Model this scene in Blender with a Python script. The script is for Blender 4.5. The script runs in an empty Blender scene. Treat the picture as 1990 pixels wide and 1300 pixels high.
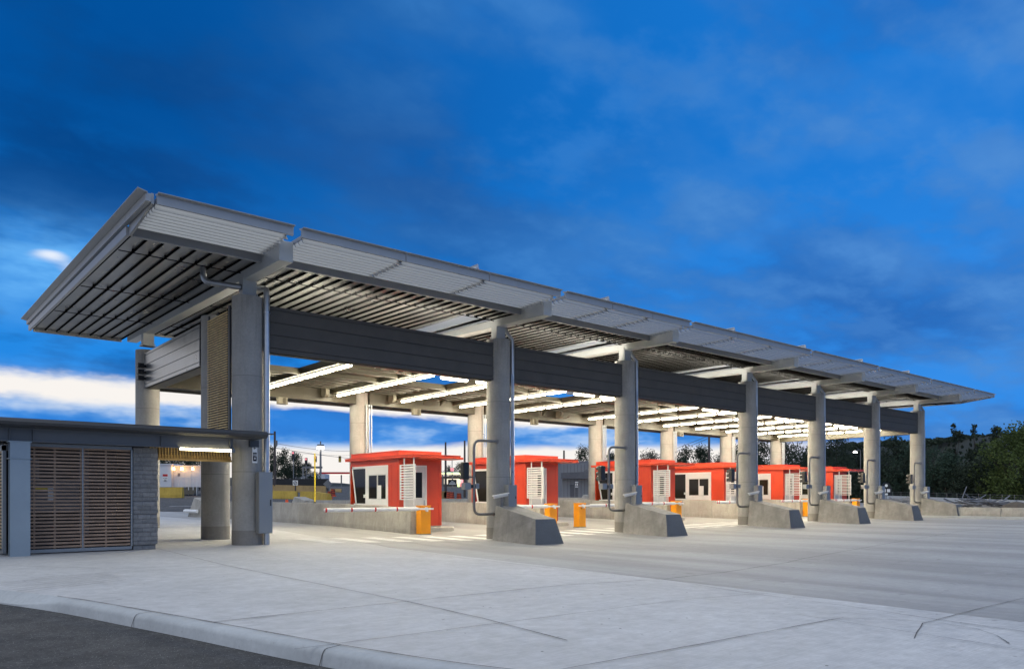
import bpy, bmesh, math, random
from math import sin, cos, pi, radians, sqrt
from mathutils import Vector, Matrix
random.seed(7)
sc = bpy.context.scene
COL = sc.collection
# ------------------------------------------------------------------ ground height
def lin(t, pts):
    if t <= pts[0][0]: return pts[0][1]
    for (a, u), (b, v) in zip(pts, pts[1:]):
        if t <= b: return u + (v - u) * (t - a) / (b - a)
    return pts[-1][1]
AX = [(0, 0), (3, -.05), (9, -.17), (16, -.12), (25, -.04), (32, 0), (39, .04), (44.9, .06), (90, .3)]
BY = [(-8, -.08), (-2.5, -.08), (0, 0), (4, .03), (6.3, .08), (11, .16), (20, .2), (32, .18), (40, .6), (62, 1.4), (100, 3.0), (160, 3.6)]
def g(x, y):
    b = lin(y, BY)
    if y < 20: b *= min(1, max(0, x / 5.0)) if y < 0 else 1
    return lin(x, AX) + b
# ------------------------------------------------------------------ helpers
class MB:
    def __init__(s): s.v = []; s.f = []; s.mk = []
    def mark(s, mat): s.mk.append((len(s.f), mat)); return s
    def quad(s, a, b, c, d):
        n = len(s.v); s.v += [tuple(a), tuple(b), tuple(c), tuple(d)]; s.f.append((n, n+1, n+2, n+3))
    def hexa(s, p):   # 8 points: bottom 4 ccw, top 4 ccw
        n = len(s.v); s.v += [tuple(q) for q in p]
        for f in ((3,2,1,0),(4,5,6,7),(0,1,5,4),(1,2,6,5),(2,3,7,6),(3,0,4,7)): s.f.append(tuple(n+i for i in f))
        return s
    def box(s, x0, x1, y0, y1, z0, z1):
        return s.hexa([(x0,y0,z0),(x1,y0,z0),(x1,y1,z0),(x0,y1,z0),(x0,y0,z1),(x1,y0,z1),(x1,y1,z1),(x0,y1,z1)])
    def prism(s, poly, axis, a, b):   # poly (u,v) extruded on axis; x:(y,z) y:(x,z) z:(x,y)
        n = len(s.v); k = len(poly)
        for t in (a, b):
            for (u, v) in poly:
                s.v.append({'x': (t, u, v), 'y': (u, t, v), 'z': (u, v, t)}[axis])
        s.f.append(tuple(n+i for i in range(k))[::-1]); s.f.append(tuple(n+k+i for i in range(k)))
        for i in range(k): j = (i+1) % k; s.f.append((n+i, n+j, n+k+j, n+k+i))
        return s
    def cyl(s, p, q, r0, r1=None, n=16, caps=True):
        r1 = r0 if r1 is None else r1
        p = Vector(p); q = Vector(q); d = (q-p).normalized()
        u = d.orthogonal().normalized() if abs(d.z) < .99 else Vector((1,0,0)); u = (u - d*u.dot(d)).normalized(); w = d.cross(u)
        b = len(s.v)
        for c, r in ((p, r0), (q, r1)):
            for i in range(n):
                t = 2*pi*i/n; s.v.append(tuple(c + (u*cos(t) + w*sin(t))*r))
        for i in range(n): j = (i+1) % n; s.f.append((b+i, b+j, b+n+j, b+n+i))
        if caps: s.f.append(tuple(b+i for i in range(n))[::-1]); s.f.append(tuple(b+n+i for i in range(n)))
        return s
    def tube(s, pts, r, n=10, bend=0):
        pts = [Vector(p) for p in pts]
        if bend:
            o = [pts[0]]
            for i in range(1, len(pts)-1):
                a = (pts[i-1]-pts[i]).normalized(); c = (pts[i+1]-pts[i]).normalized()
                A = pts[i]+a*bend; B = pts[i]+c*bend
                for k in range(6):
                    t = k/5; o.append(A*(1-t)**2 + pts[i]*2*t*(1-t) + B*t*t)
            o.append(pts[-1]); pts = o
        b0 = len(s.v); u = None
        for i, p in enumerate(pts):
            d = (pts[min(i+1, len(pts)-1)] - pts[max(i-1, 0)]).normalized()
            if u is None: u = d.orthogonal().normalized()
            u = (u - d*u.dot(d)).normalized(); w = d.cross(u)
            rr = r[i] if isinstance(r, (list, tuple)) else r
            for k in range(n):
                t = 2*pi*k/n; s.v.append(tuple(p + (u*cos(t)+w*sin(t))*rr))
        for i in range(len(pts)-1):
            for k in range(n):
                j = (k+1) % n; a = b0+i*n
                s.f.append((a+k, a+j, a+n+j, a+n+k))
        s.f.append(tuple(b0+k for k in range(n))[::-1]); m = b0+(len(pts)-1)*n; s.f.append(tuple(m+k for k in range(n)))
        return s
    def build(s, name, mat, parent=None, smooth=False, bevel=0, loc=None):
        me = bpy.data.meshes.new(name); me.from_pydata(s.v, [], s.f)
        if smooth:
            me.polygons.foreach_set('use_smooth', [len(p.vertices) < 6 for p in me.polygons])
            try: me.set_sharp_from_angle(angle=radians(40))
            except Exception: pass
        me.materials.append(mat)
        for i, (n, m2) in enumerate(s.mk):
            me.materials.append(m2)
            for p in me.polygons[n:]: p.material_index = i+1
        me.update()
        o = bpy.data.objects.new(name, me); COL.objects.link(o)
        if loc: o.location = loc
        if parent: o.parent = parent
        if bevel:
            m = o.modifiers.new('bevel', 'BEVEL'); m.width = bevel; m.segments = 2; m.limit_method = 'ANGLE'; m.angle_limit = radians(35)
        return o
def tag(o, label=None, cat=None, group=None, kind=None):
    if label: o['label'] = label
    if cat: o['category'] = cat
    if group: o['group'] = group
    if kind: o['kind'] = kind
    return o
def thing(name, label, cat, loc=(0,0,0), group=None, rz=0):
    o = bpy.data.objects.new(name, None); COL.objects.link(o); o.empty_display_size = .3
    o.location = loc; o.rotation_euler = (0, 0, rz); return tag(o, label, cat, group)
def kids(o): return [c for c in bpy.data.objects if c.parent == o]
def dup(o, loc, label=None, rz=None, scale=None, parent=None):
    c = o.copy(); COL.objects.link(c)
    if loc is not None: c.location = loc
    if rz is not None: c.rotation_euler = (0, 0, rz)
    if scale: c.scale = scale
    if label: c['label'] = label
    if parent: c.parent = parent
    for k in kids(o): dup(k, None, parent=c)
    return c
ORD = ['first','second','third','fourth','fifth','sixth','seventh','eighth','ninth','tenth','eleventh','twelfth','thirteenth']
# ------------------------------------------------------------------ materials
def newmat(name):
    m = bpy.data.materials.new(name); m.use_nodes = True
    nt = m.node_tree; b = nt.nodes['Principled BSDF']; return m, nt, b
def N(nt, t, **kw):
    n = nt.nodes.new(t)
    for k, v in kw.items(): setattr(n, k, v)
    return n
def noise(nt, coord, scale, detail=4, rough=.6, mapping=None):
    n = N(nt, 'ShaderNodeTexNoise'); n.inputs['Scale'].default_value = scale; n.inputs['Detail'].default_value = detail; n.inputs['Roughness'].default_value = rough
    if mapping:
        mp = N(nt, 'ShaderNodeMapping'); mp.inputs['Scale'].default_value = mapping; nt.links.new(coord, mp.inputs[0]); coord = mp.outputs[0]
    nt.links.new(coord, n.inputs['Vector']); return n.outputs['Fac']
def ramp(nt, fac, stops):
    r = N(nt, 'ShaderNodeValToRGB'); e = r.color_ramp.elements
    while len(e) < len(stops): e.new(.5)
    for i, (p, c) in enumerate(stops): e[i].position = p; e[i].color = (*c, 1) if len(c) == 3 else c
    nt.links.new(fac, r.inputs[0]); return r.outputs[0]
def mixc(nt, fac, a, b, mode='MIX'):
    m = N(nt, 'ShaderNodeMix', data_type='RGBA', blend_type=mode)
    for sock, v in ((0, fac), (6, a), (7, b)):
        if hasattr(v, 'default_value') or hasattr(v, 'is_linked'): nt.links.new(v, m.inputs[sock])
        else: m.inputs[sock].default_value = v if sock == 0 else (*v, 1) if len(v) == 3 else v
    return m.outputs[2]
def bumpy(nt, b, h, s=.3, d=.01):
    n = N(nt, 'ShaderNodeBump'); n.inputs['Strength'].default_value = s; n.inputs['Distance'].default_value = d
    nt.links.new(h, n.inputs['Height']); nt.links.new(n.outputs[0], b.inputs['Normal'])
def plain(name, c, rough=.5, metal=0, var=.12, scale=3, spec=.5):
    m, nt, b = newmat(name); tc = N(nt, 'ShaderNodeTexCoord')
    f = noise(nt, tc.outputs['Object'], scale, 5)
    nt.links.new(ramp(nt, f, [(.3, tuple(x*(1-var) for x in c)), (.7, tuple(min(1, x*(1+var)) for x in c))]), b.inputs['Base Color'])
    r = N(nt, 'ShaderNodeMapRange'); r.inputs[3].default_value = max(.03, rough-.08); r.inputs[4].default_value = min(1, rough+.08)
    nt.links.new(f, r.inputs[0]); nt.links.new(r.outputs[0], b.inputs['Roughness'])
    b.inputs['Metallic'].default_value = metal; b.inputs['Specular IOR Level'].default_value = spec
    return m
def concrete(name, c, var=.25, joints=(), streak=True, dark=(.16,.15,.14), pit=.35):
    m, nt, b = newmat(name); tc = N(nt, 'ShaderNodeTexCoord'); ob = tc.outputs['Object']
    big = noise(nt, ob, .9, 6, .65); fine = noise(nt, ob, 14, 5, .7)
    col = ramp(nt, big, [(.3, tuple(x*(1-var) for x in c)), (.7, tuple(x*(1+var*.6) for x in c))])
    col = mixc(nt, .2, col, ramp(nt, fine, [(.35, (.35,.35,.35)), (.65, (.65,.65,.65))]), 'OVERLAY')
    if streak:
        st = noise(nt, ob, 2.2, 4, .6, (3, 3, .25))
        col = mixc(nt, ramp(nt, st, [(.52, (0,0,0)), (.72, (.5,.5,.5))]), col, tuple(x*.55 for x in c))
    sp = noise(nt, ob, 38, 2, .5)
    col = mixc(nt, ramp(nt, sp, [(.68, (0,0,0)), (.74, (pit,pit,pit))]), col, dark)
    if joints:
        sx = N(nt, 'ShaderNodeSeparateXYZ'); nt.links.new(ob, sx.inputs[0])
        for z in joints:
            a = N(nt, 'ShaderNodeMath', operation='COMPARE'); nt.links.new(sx.outputs[2], a.inputs[0]); a.inputs[1].default_value = z; a.inputs[2].default_value = .012
            col = mixc(nt, a.outputs[0], col, tuple(x*.7 for x in c))
    nt.links.new(col, b.inputs['Base Color']); b.inputs['Roughness'].default_value = .85
    bumpy(nt, b, fine, .35, .01); return m
def emit(name, c, s):
    m, nt, b = newmat(name); b.inputs['Base Color'].default_value = (.8,.8,.8,1)
    b.inputs['Emission Color'].default_value = (*c, 1); b.inputs['Emission Strength'].default_value = s; return m
def paving():
    m, nt, b = newmat('paving_concrete'); tc = N(nt, 'ShaderNodeTexCoord'); ob = tc.outputs['Object']
    sx = N(nt, 'ShaderNodeSeparateXYZ'); nt.links.new(ob, sx.inputs[0])
    big = noise(nt, ob, .35, 6, .6); mid = noise(nt, ob, 2.5, 6, .65); fine = noise(nt, ob, 30, 4, .7)
    col = ramp(nt, big, [(.3, (.385,.385,.383)), (.7, (.475,.475,.473))])
    col = mixc(nt, .35, col, ramp(nt, mid, [(.3, (.36,.36,.36)), (.7, (.64,.64,.64))]), 'OVERLAY')
    broom = noise(nt, ob, 3.0, 4, .7, (.8, 26, 1))
    col = mixc(nt, .26, col, ramp(nt, broom, [(.35, (.25,.25,.25)), (.65, (.75,.75,.75))]), 'OVERLAY')
    # tyre wear: long soft dark bands along the driving direction, only beyond the slab edge
    wear = noise(nt, ob, 1.0, 4, .55, (.55, .07, 1)); wear2 = noise(nt, ob, .22, 3, .5)
    mask = N(nt, 'ShaderNodeMapRange', interpolation_type='SMOOTHSTEP')
    cmb = N(nt, 'ShaderNodeMath', operation='MULTIPLY_ADD'); nt.links.new(sx.outputs[1], cmb.inputs[0]); cmb.inputs[1].default_value = -.085; nt.links.new(sx.outputs[0], cmb.inputs[2])
    nt.links.new(cmb.outputs[0], mask.inputs[0]); mask.inputs[1].default_value = 3.50; mask.inputs[2].default_value = 3.56
    w = ramp(nt, wear, [(.44, (0,0,0)), (.60, (.62,.62,.62))])
    wm = N(nt, 'ShaderNodeMath', operation='MULTIPLY'); nt.links.new(w, wm.inputs[0]); nt.links.new(mask.outputs[0], wm.inputs[1])
    col = mixc(nt, wm.outputs[0], col, (.185,.18,.175))
    mm = N(nt, 'ShaderNodeMath', operation='MULTIPLY'); nt.links.new(mask.outputs[0], mm.inputs[0]); mm.inputs[1].default_value = .52
    col = mixc(nt, mm.outputs[0], col, (.23,.225,.215))
    grit = noise(nt, ob, 5, 8, .85); col = mixc(nt, .30, col, ramp(nt, grit, [(.36, (.36,.36,.36)), (.64, (.64,.64,.64))]), 'OVERLAY')
    drip = noise(nt, ob, 1.3, 5, .75); dm = N(nt, 'ShaderNodeMath', operation='MULTIPLY'); nt.links.new(ramp(nt, drip, [(.62, (0,0,0)), (.70, (.5,.5,.5))]), dm.inputs[0]); nt.links.new(mask.outputs[0], dm.inputs[1]); col = mixc(nt, dm.outputs[0], col, (.12,.115,.11))
    spots = noise(nt, ob, 7, 2, .4)
    col = mixc(nt, ramp(nt, spots, [(.735, (0,0,0)), (.76, (.6,.6,.6))]), col, (.15,.14,.13))
    vo = N(nt, 'ShaderNodeTexVoronoi'); vo.inputs['Scale'].default_value = 2.3; nt.links.new(ob, vo.inputs['Vector']); cp_ = N(nt, 'ShaderNodeMath', operation='LESS_THAN'); nt.links.new(vo.outputs['Distance'], cp_.inputs[0]); cp_.inputs[1].default_value = .035; col = mixc(nt, cp_.outputs[0], col, (.06,.055,.05))
    pale = noise(nt, ob, .8, 5, .7, (1, 3, 1))
    col = mixc(nt, ramp(nt, pale, [(.60, (0,0,0)), (.75, (.22,.22,.22))]), col, (.60,.60,.60))
    nt.links.new(col, b.inputs['Base Color'])
    rr = N(nt, 'ShaderNodeMapRange'); nt.links.new(mid, rr.inputs[0]); rr.inputs[3].default_value = .55; rr.inputs[4].default_value = .85; nt.links.new(rr.outputs[0], b.inputs['Roughness'])
    hh = mixc(nt, .5, fine, broom); bumpy(nt, b, hh, .35, .008); return m
def asphalt(name, c=.05):
    m, nt, b = newmat(name); tc = N(nt, 'ShaderNodeTexCoord'); ob = tc.outputs['Object']
    big = noise(nt, ob, .6, 6, .6); f = noise(nt, ob, 60, 3, .8)
    col = ramp(nt, big, [(.3, (c*.8, c*.8, c*.8)), (.7, (c*1.35, c*1.3, c*1.25))])
    f2 = noise(nt, ob, 22, 6, .9); col = mixc(nt, 1.0, col, ramp(nt, f2, [(.38, (.35,.35,.35)), (.62, (1,1,1))]), 'MULTIPLY'); f3 = noise(nt, ob, 3, 6, .7); col = mixc(nt, .7, col, ramp(nt, f3, [(.35, (.25,.25,.25)), (.65, (.75,.75,.75))]), 'OVERLAY')
    vo = N(nt, 'ShaderNodeTexVoronoi'); vo.inputs['Scale'].default_value = 26; nt.links.new(ob, vo.inputs['Vector']); lt = N(nt, 'ShaderNodeMath', operation='LESS_THAN'); nt.links.new(vo.outputs['Distance'], lt.inputs[0]); lt.inputs[1].default_value = .13; col = mixc(nt, lt.outputs[0], col, (c*4, c*4, c*3.8))
    nt.links.new(col, b.inputs['Base Color']); b.inputs['Roughness'].default_value = .85; bumpy(nt, b, f2, .9, .02); return m
def stone():
    m, nt, b = newmat('grey_stone'); tc = N(nt, 'ShaderNodeTexCoord'); ob = tc.outputs['Object']
    mp = N(nt, 'ShaderNodeMapping'); mp.inputs['Rotation'].default_value = (radians(90), 0, 0); nt.links.new(ob, mp.inputs[0])
    br = N(nt, 'ShaderNodeTexBrick'); br.offset = .37; br.squash = 1.6; br.squash_frequency = 3
    for k, v in (('Scale', 1), ('Brick Width', .31), ('Row Height', .115), ('Mortar Size', .006), ('Bias', -.1)): br.inputs[k].default_value = v
    br.inputs['Color1'].default_value = (.17,.17,.17,1); br.inputs['Color2'].default_value = (.235,.23,.225,1); br.inputs['Mortar'].default_value = (.13,.13,.13,1)
    nt.links.new(mp.outputs[0], br.inputs[0]); f = noise(nt, ob, 12, 6, .7)
    nt.links.new(mixc(nt, .5, br.outputs[0], ramp(nt, f, [(.3, (.25,.25,.25)), (.7, (.75,.75,.75))]), 'OVERLAY'), b.inputs['Base Color'])
    b.inputs['Roughness'].default_value = .9
    inv = N(nt, 'ShaderNodeMath', operation='SUBTRACT'); nt.links.new(f, inv.inputs[0]); nt.links.new(br.outputs[1], inv.inputs[1]); bumpy(nt, b, inv.outputs[0], .8, .02); return m
def wood(name, c):
    m, nt, b = newmat(name); tc = N(nt, 'ShaderNodeTexCoord'); ob = tc.outputs['Object']
    f = noise(nt, ob, 4, 5, .6, (1, 1, 9)); k = noise(nt, ob, .9, 2)
    col = ramp(nt, f, [(.3, tuple(x*.65 for x in c)), (.7, tuple(x*1.25 for x in c))])
    nt.links.new(mixc(nt, .4, col, ramp(nt, k, [(.3, (.3,.3,.3)), (.7, (.7,.7,.7))]), 'OVERLAY'), b.inputs['Base Color']); b.inputs['Roughness'].default_value = .6; return m
def leafm(name, c, var=.35):
    m, nt, b = newmat(name); gm = N(nt, 'ShaderNodeNewGeometry'); oi = N(nt, 'ShaderNodeObjectInfo')
    nt.links.new(ramp(nt, gm.outputs['Random Per Island'], [(0, tuple(x*(1-var) for x in c)), (1, tuple(x*(1+var) for x in c))]), b.inputs['Base Color'])
    b.inputs['Roughness'].default_value = .7; b.inputs['Specular IOR Level'].default_value = .2
    tr = N(nt, 'ShaderNodeBsdfTranslucent'); tr.inputs[0].default_value = (*[x*1.2 for x in c], 1)
    mx = N(nt, 'ShaderNodeMixShader'); mx.inputs[0].default_value = .25; out = nt.nodes['Material Output']
    nt.links.new(b.outputs[0], mx.inputs[1]); nt.links.new(tr.outputs[0], mx.inputs[2]); nt.links.new(mx.outputs[0], out.inputs[0]); return m
def glassdark(name='dark_glass'):
    m, nt, b = newmat(name); b.inputs['Base Color'].default_value = (.016,.014,.010,1); b.inputs['Roughness'].default_value = .04
    b.inputs['Specular IOR Level'].default_value = .22; return m
def translucent():
    m, nt, b = newmat('skylight_panel'); b.inputs['Base Color'].default_value = (.72,.74,.74,1); b.inputs['Roughness'].default_value = .5
    tr = N(nt, 'ShaderNodeBsdfTranslucent'); tr.inputs[0].default_value = (.85,.87,.87,1)
    mx = N(nt, 'ShaderNodeMixShader'); mx.inputs[0].default_value = .6
    nt.links.new(b.outputs[0], mx.inputs[1]); nt.links.new(tr.outputs[0], mx.inputs[2]); nt.links.new(mx.outputs[0], nt.nodes['Material Output'].inputs[0]); return m
M = dict(
 paving=paving(), asphalt=asphalt('asphalt', .08), asphalt2=asphalt('worn_asphalt', .09),
 column=concrete('column_concrete', (.31,.30,.28), .2, (2.1, 4.85)),
 collar=concrete('collar_concrete', (.22,.205,.185), .2),
 wedge=concrete('wedge_concrete', (.30,.285,.26), .38), wedgeshade=concrete('wedge_nose_shade', (.12,.125,.13), .15, streak=False),
 barrier=concrete('barrier_concrete', (.36,.34,.30), .3), kerb=concrete('kerb_concrete', (.40,.415,.42), .15, streak=False),
 island=concrete('island_concrete', (.40,.38,.34), .2, streak=False),
 louver=plain('grey_louver_paint', (.33,.333,.335), .42, .3, .05), beam=plain('pale_steel_paint', (.42,.43,.425), .4, .2, .06, 2),
 pan=plain('galvanised_deck', (.31,.305,.29), .30, .6, .12, 1.2), rib=plain('dark_deck_rib', (.004,.004,.004), .9, 0, .1, 3, .05),
 fascia=plain('charcoal_panel', (.092,.086,.079), .6, 0, .10, 1.5, .18), fgroove=plain('panel_joint', (.008,.008,.009), .7),
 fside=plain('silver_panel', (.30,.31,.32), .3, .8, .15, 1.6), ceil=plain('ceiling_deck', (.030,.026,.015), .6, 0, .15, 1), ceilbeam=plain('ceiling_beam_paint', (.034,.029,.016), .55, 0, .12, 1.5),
 ceildark=plain('ceiling_shade_paint', (.11,.10,.075), .6), pipe=plain('galvanised_pipe', (.42,.44,.47), .3, .85, .1, 5), guard=plain('guard_pipe_steel', (.22,.21,.20), .4, .7, .1, 5),
 cabinet=plain('grey_cabinet_paint', (.25,.26,.265), .4, .4, .04, 2), red=plain('orange_red_panel', (.47,.040,.010), .45, 0, .10, 1.3), redroof=plain('red_roof_edge', (.50,.045,.012), .4, 0, .06, 2),
 white=plain('white_paint', (.78,.78,.76), .4, 0, .03), offwhite=plain('door_paint', (.66,.66,.64), .45, 0, .04), glass=glassdark(), black=plain('black_plastic', (.012,.012,.012), .45),
 orange=plain('orange_yellow_paint', (.90,.34,.006), .4, 0, .06, 3), armw=plain('white_arm', (.82,.81,.80), .3), armr=plain('red_band', (.50,.015,.012), .4),
 steelblue=plain('blue_grey_steel_paint', (.26,.31,.345), .4, .2, .05, 2), beamdark=plain('grey_beam_paint', (.125,.13,.135), .45, .2, .05), roofdark=plain('dark_roof_metal', (.055,.057,.062), .4, .4, .1, 2), slat=wood('weathered_slat', (.31,.20,.13)),
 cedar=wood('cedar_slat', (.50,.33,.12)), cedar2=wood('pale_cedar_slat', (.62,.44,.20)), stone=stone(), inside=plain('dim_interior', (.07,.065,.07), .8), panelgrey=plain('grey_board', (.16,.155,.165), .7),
 mark=plain('white_road_paint', (.72,.72,.70), .6, 0, .12, 5), joint=plain('joint_sealant', (.085,.082,.08), .85), yellow=plain('yellow_paint', (.75,.55,.02), .5), yellowb=concrete('yellow_barrier_paint', (.48,.33,.06), .2),
 tan=concrete('tan_barrier', (.36,.24,.10), .2), trailer=plain('trailer_siding', (.58,.60,.63), .6, 0, .05, 1), bark=plain('bark', (.05,.04,.03), .9), leafd=leafm('dark_leaves', (.036,.052,.034)), leafg=leafm('green_leaves', (.075,.105,.03)),
 leafb=leafm('bluish_leaves', (.045,.075,.052)), hill=plain('hillside_grass', (.014,.018,.014), .95, 0, .4, .2), pole=plain('pole_timber', (.07,.055,.05), .8), galv=plain('pole_steel', (.2,.2,.2), .5, .5),
 fence=plain('black_fence_mesh', (.018,.018,.02), .7), bldg=plain('grey_siding', (.22,.225,.235), .7, 0, .06, .6), bldgd=plain('grey_trim', (.10,.10,.11), .7), red2=plain('sign_red', (.45,.015,.02), .5), conered=plain('drum_orange', (.75,.09,.02), .5),
 skylt=translucent(), tube=emit('tube_light', (1.0,.90,.67), 120), added_uplight=emit('added_uplight_strip', (1,.94,.80), 950), tube2=emit('passage_tube_light', (1.0,.86,.50), 22), lampw=emit('white_lamp', (1,.95,.85), 12), lampo=emit('warm_lamp', (1,.50,.14), 14),
 sigred=emit('red_signal', (1,.03,.02), 1.0), cangreen=emit('canopy_glow', (.75,1,.25), 1.6), store=emit('store_glow', (1,.85,.6), .8), rub=plain('concrete_rubble', (.30,.29,.28), .9), dirt=plain('dirt', (.10,.08,.06), 1), tarp=plain('white_tarp', (.6,.6,.6), .6))
# ================================================================== SETTING: ground
CURB = [(-17.0,-4.55),(-15.66,-4.92),(-14.56,-5.19),(-13.2,-5.48),(-11.64,-5.86),(-10.6,-6.10),(-9.7,-6.36),(-8.6,-6.76),(-7.4,-7.2),(-6.2,-7.7),(-5.2,-8.6),(-4.9,-10.5),(-4.8,-60.)]
CURB = [(-40.,5.),(-22.,-2.2)] + CURB
def cx(y): return lin(y, CURB)
ys = sorted(set([c[0] for c in CURB] + [-30,-20,-18,-8,-5,-2.5,-1,0,2,4,6.3,8.5,11,15,20,24,28,32,36,40,45,50,56,62,70,80,90,100,115,130,160,200,300]))
xsb = [0,1.5,3,5,7,9,12,16,20,25,28.5,32,35.5,39,42,44.9,50,60,75,90,120,180,300]
m = MB()
rows = []
for y in ys:
    x0 = cx(y); r = [x0 + (xsb[0]-x0)*t for t in (0,.25,.5,.75)] if x0 < 0 else [x0 + (5-x0)*t*.01 for t in range(4)]
    rows.append([(x, y) for x in r + [max(q, x0+.05+.001*i) for i, q in enumerate(xsb)]])
for r in rows:
    for (x, y) in r: m.v.append((x, y, g(x, y)))
k = len(rows[0])
for i in range(len(rows)-1):
    for j in range(k-1): m.f.append((i*k+j, i*k+j+1, (i+1)*k+j+1, (i+1)*k+j))
tag(m.build('pavement', M['paving']), kind='structure')
m = MB(); rr_ = [(y, cx(y)-.1) for y in (-70,-40,-30,-22,-18,-17,-15.66,-14.56,-13.2,-11.64,-10.6,-9.7,-8.6,-7.4,-6.2,-5.2,-4.9)]
for (y, x) in rr_: m.v += [(-90,y,-.15),(x+.06,y,-.15)]
for i in range(len(rr_)-1): m.f.append((2*i, 2*i+1, 2*i+3, 2*i+2))
tag(m.build('road', M['asphalt']), kind='structure')
# kerb: a swept rounded profile outside the slab edge
poly = [Vector((x, y, 0)) for y, x in CURB[1:13]]
sm = []
for i in range(len(poly)-1):
    for t in range(4): sm.append(poly[i].lerp(poly[i+1], t/4))
sm.append(poly[-1])
for _ in range(3): sm = [sm[0]] + [(sm[i-1]+sm[i]*2+sm[i+1])/4 for i in range(1, len(sm)-1)] + [sm[-1]]
prof = [(.03,-.02),(.0,.006),(-.13,.002),(-.155,-.006),(-.172,-.024),(-.185,-.05),(-.215,-.30)]
m = MB()
for i, p in enumerate(sm):
    d = (sm[min(i+1, len(sm)-1)] - sm[max(i-1, 0)]).normalized(); nrm = Vector((d.y, -d.x, 0))
    fall = 1 if p.y < -10.2 else max(.12, 1 - (p.y + 10.2)/1.3)
    for (a, z) in prof:
        q = p + nrm*(a*1.15); m.v.append((q.x, q.y, z if z < -.15 else -.142 + (z+.142)*fall if a < -.01 else z))
k = len(prof)
for i in range(len(sm)-1):
    for j in range(k-1): m.f.append((i*k+j, i*k+j+1, (i+1)*k+j+1, (i+1)*k+j))
kb = tag(m.build('kerb', M['kerb'], smooth=True), kind='structure')
m = MB()
for (y, x) in ((-11.95,0),(-15.45,0)):
    i = min(range(len(sm)), key=lambda q: abs(sm[q].y-y)); p = sm[i]; d = (sm[i+1]-sm[i-1]).normalized(); nrm = Vector((d.y,-d.x,0))
    for (a, z), (a2, z2) in zip(prof[1:], prof[2:]):
        if a2 < -.21: z2 = -.15
        for s in (0,): 
            q0 = p+nrm*(a*1.15-.003); q1 = p+nrm*(a2*1.15-.003)
            w = d*.006; m.quad(q0-w+Vector((0,0,z+.003)), q0+w+Vector((0,0,z+.003)), q1+w+Vector((0,0,z2+.003)), q1-w+Vector((0,0,z2+.003)))
tag(m.build('kerb_joint', M['joint']), kind='structure')
m = MB(); P_ = [(p.x+.004, p.y) for p in sm if -17.6 < p.y < -9.5]
# joints sawn into the slab
def strip(m, pts, w, dz=.011, wob=.0):
    P = []
    for (a, b) in zip(pts, pts[1:]):
        n = max(1, int(math.dist(a, b)/.3))
        for t in range(n): P.append((a[0]+(b[0]-a[0])*t/n, a[1]+(b[1]-a[1])*t/n))
    P.append(pts[-1]); b0 = len(m.v)
    for i, p in enumerate(P):
        q = P[min(i+1, len(P)-1)]; o = P[max(i-1, 0)]; dx, dy = q[0]-o[0], q[1]-o[1]; l = math.hypot(dx, dy) or 1
        nx, ny = -dy/l, dx/l; ww = w*(1+random.uniform(-.35,.35)); j = random.uniform(-wob, wob)
        for s in (-1, 1):
            x, y = p[0]+nx*(s*ww/2+j), p[1]+ny*(s*ww/2+j); m.v.append((x, y, g(x, y)+dz))
    for i in range(len(P)-1): m.f.append((b0+2*i, b0+2*i+1, b0+2*i+3, b0+2*i+2))
J = [([(-2.5,.2),(-2.9,-6.5),(-2.92,-13.2)], .02), ([(-2.92,-13.2),(-3.0,-15),(-3.2,-16.6)], .02), ([(-5.45,-13.3),(-2.84,-13.26),(2.43,-13.26)], .025),
     ([(2.43,-13.26),(5.7,-12.56),(10.28,-11.53),(17.36,-10.51),(25.69,-9.52),(44,-7.6)], .03), ([(3.6,-1.2),(3.01,-3.27),(2.44,-7.24),(2.27,-10.63),(2.43,-13.26)], .022),
     ([(2.43,-13.26),(1.86,-14.83),(1.62,-15.87),(1.48,-17.0),(1.16,-18.16),(.95,-19.22),(.9,-20.5)], .02), ([(10.28,-11.5),(10.43,-13.94),(10.7,-20)], .02), ([(10.2,-11.5),(10.0,-4),(9.8,-2)], .018),
     ([(-.5,-18.7),(.63,-18.34),(2.83,-18.15),(5.28,-17.97),(12,-17.3)], .015), ([(.0,-17.5),(.35,-17.75),(.72,-18.15),(.82,-18.5),(.7,-18.85),(.35,-19.15),(-.1,-19.4)], .013),
     ([(-5.4,-15.3),(-2.9,-15.4),(2.0,-15.6)], .014), ([(-4.5,-17.44),(-2.06,-17.55),(.23,-17.63)], .016), ([(-6.3,-6.6),(-2.9,-6.55),(2.5,-7.0)], .014), ([(17.4,-10.5),(17.2,-4),(17,-2)], .018),
     ([(5.5,-5.6),(12,-6.8),(20,-7.2),(30,-6.9)], .014), ([(24,-9.7),(24.5,-4)], .018), ([(0,-17.2),(-.4,-20)], .010), ([(3,-.9),(9,-1.15),(44,-1.2)], .03), ([(3,-.72),(9,-.95),(44,-1.0)], .02), ([(-6.6,-3.2),(-4.9,-5.6),(-3.4,-6.2)], .016), ([(2,3.2),(3.6,2.6),(5,1.2),(5.6,-1)], .02)]
m = MB()
for pts, w in J: strip(m, pts, w*.75, wob=.006)
strip(m, P_, .02, .012, .003)
tag(m.build('pavement_joint', M['joint']), kind='structure')
# grooves of the dropped kerb by the washroom
m = MB()
for i in range(7): strip(m, [(-6.7-.02*i, -8.9+.27*i), (-5.1+.0*i, -8.0+.25*i)], .016)
tag(m.build('ramp_groove', M['collar']), kind='structure')
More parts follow.
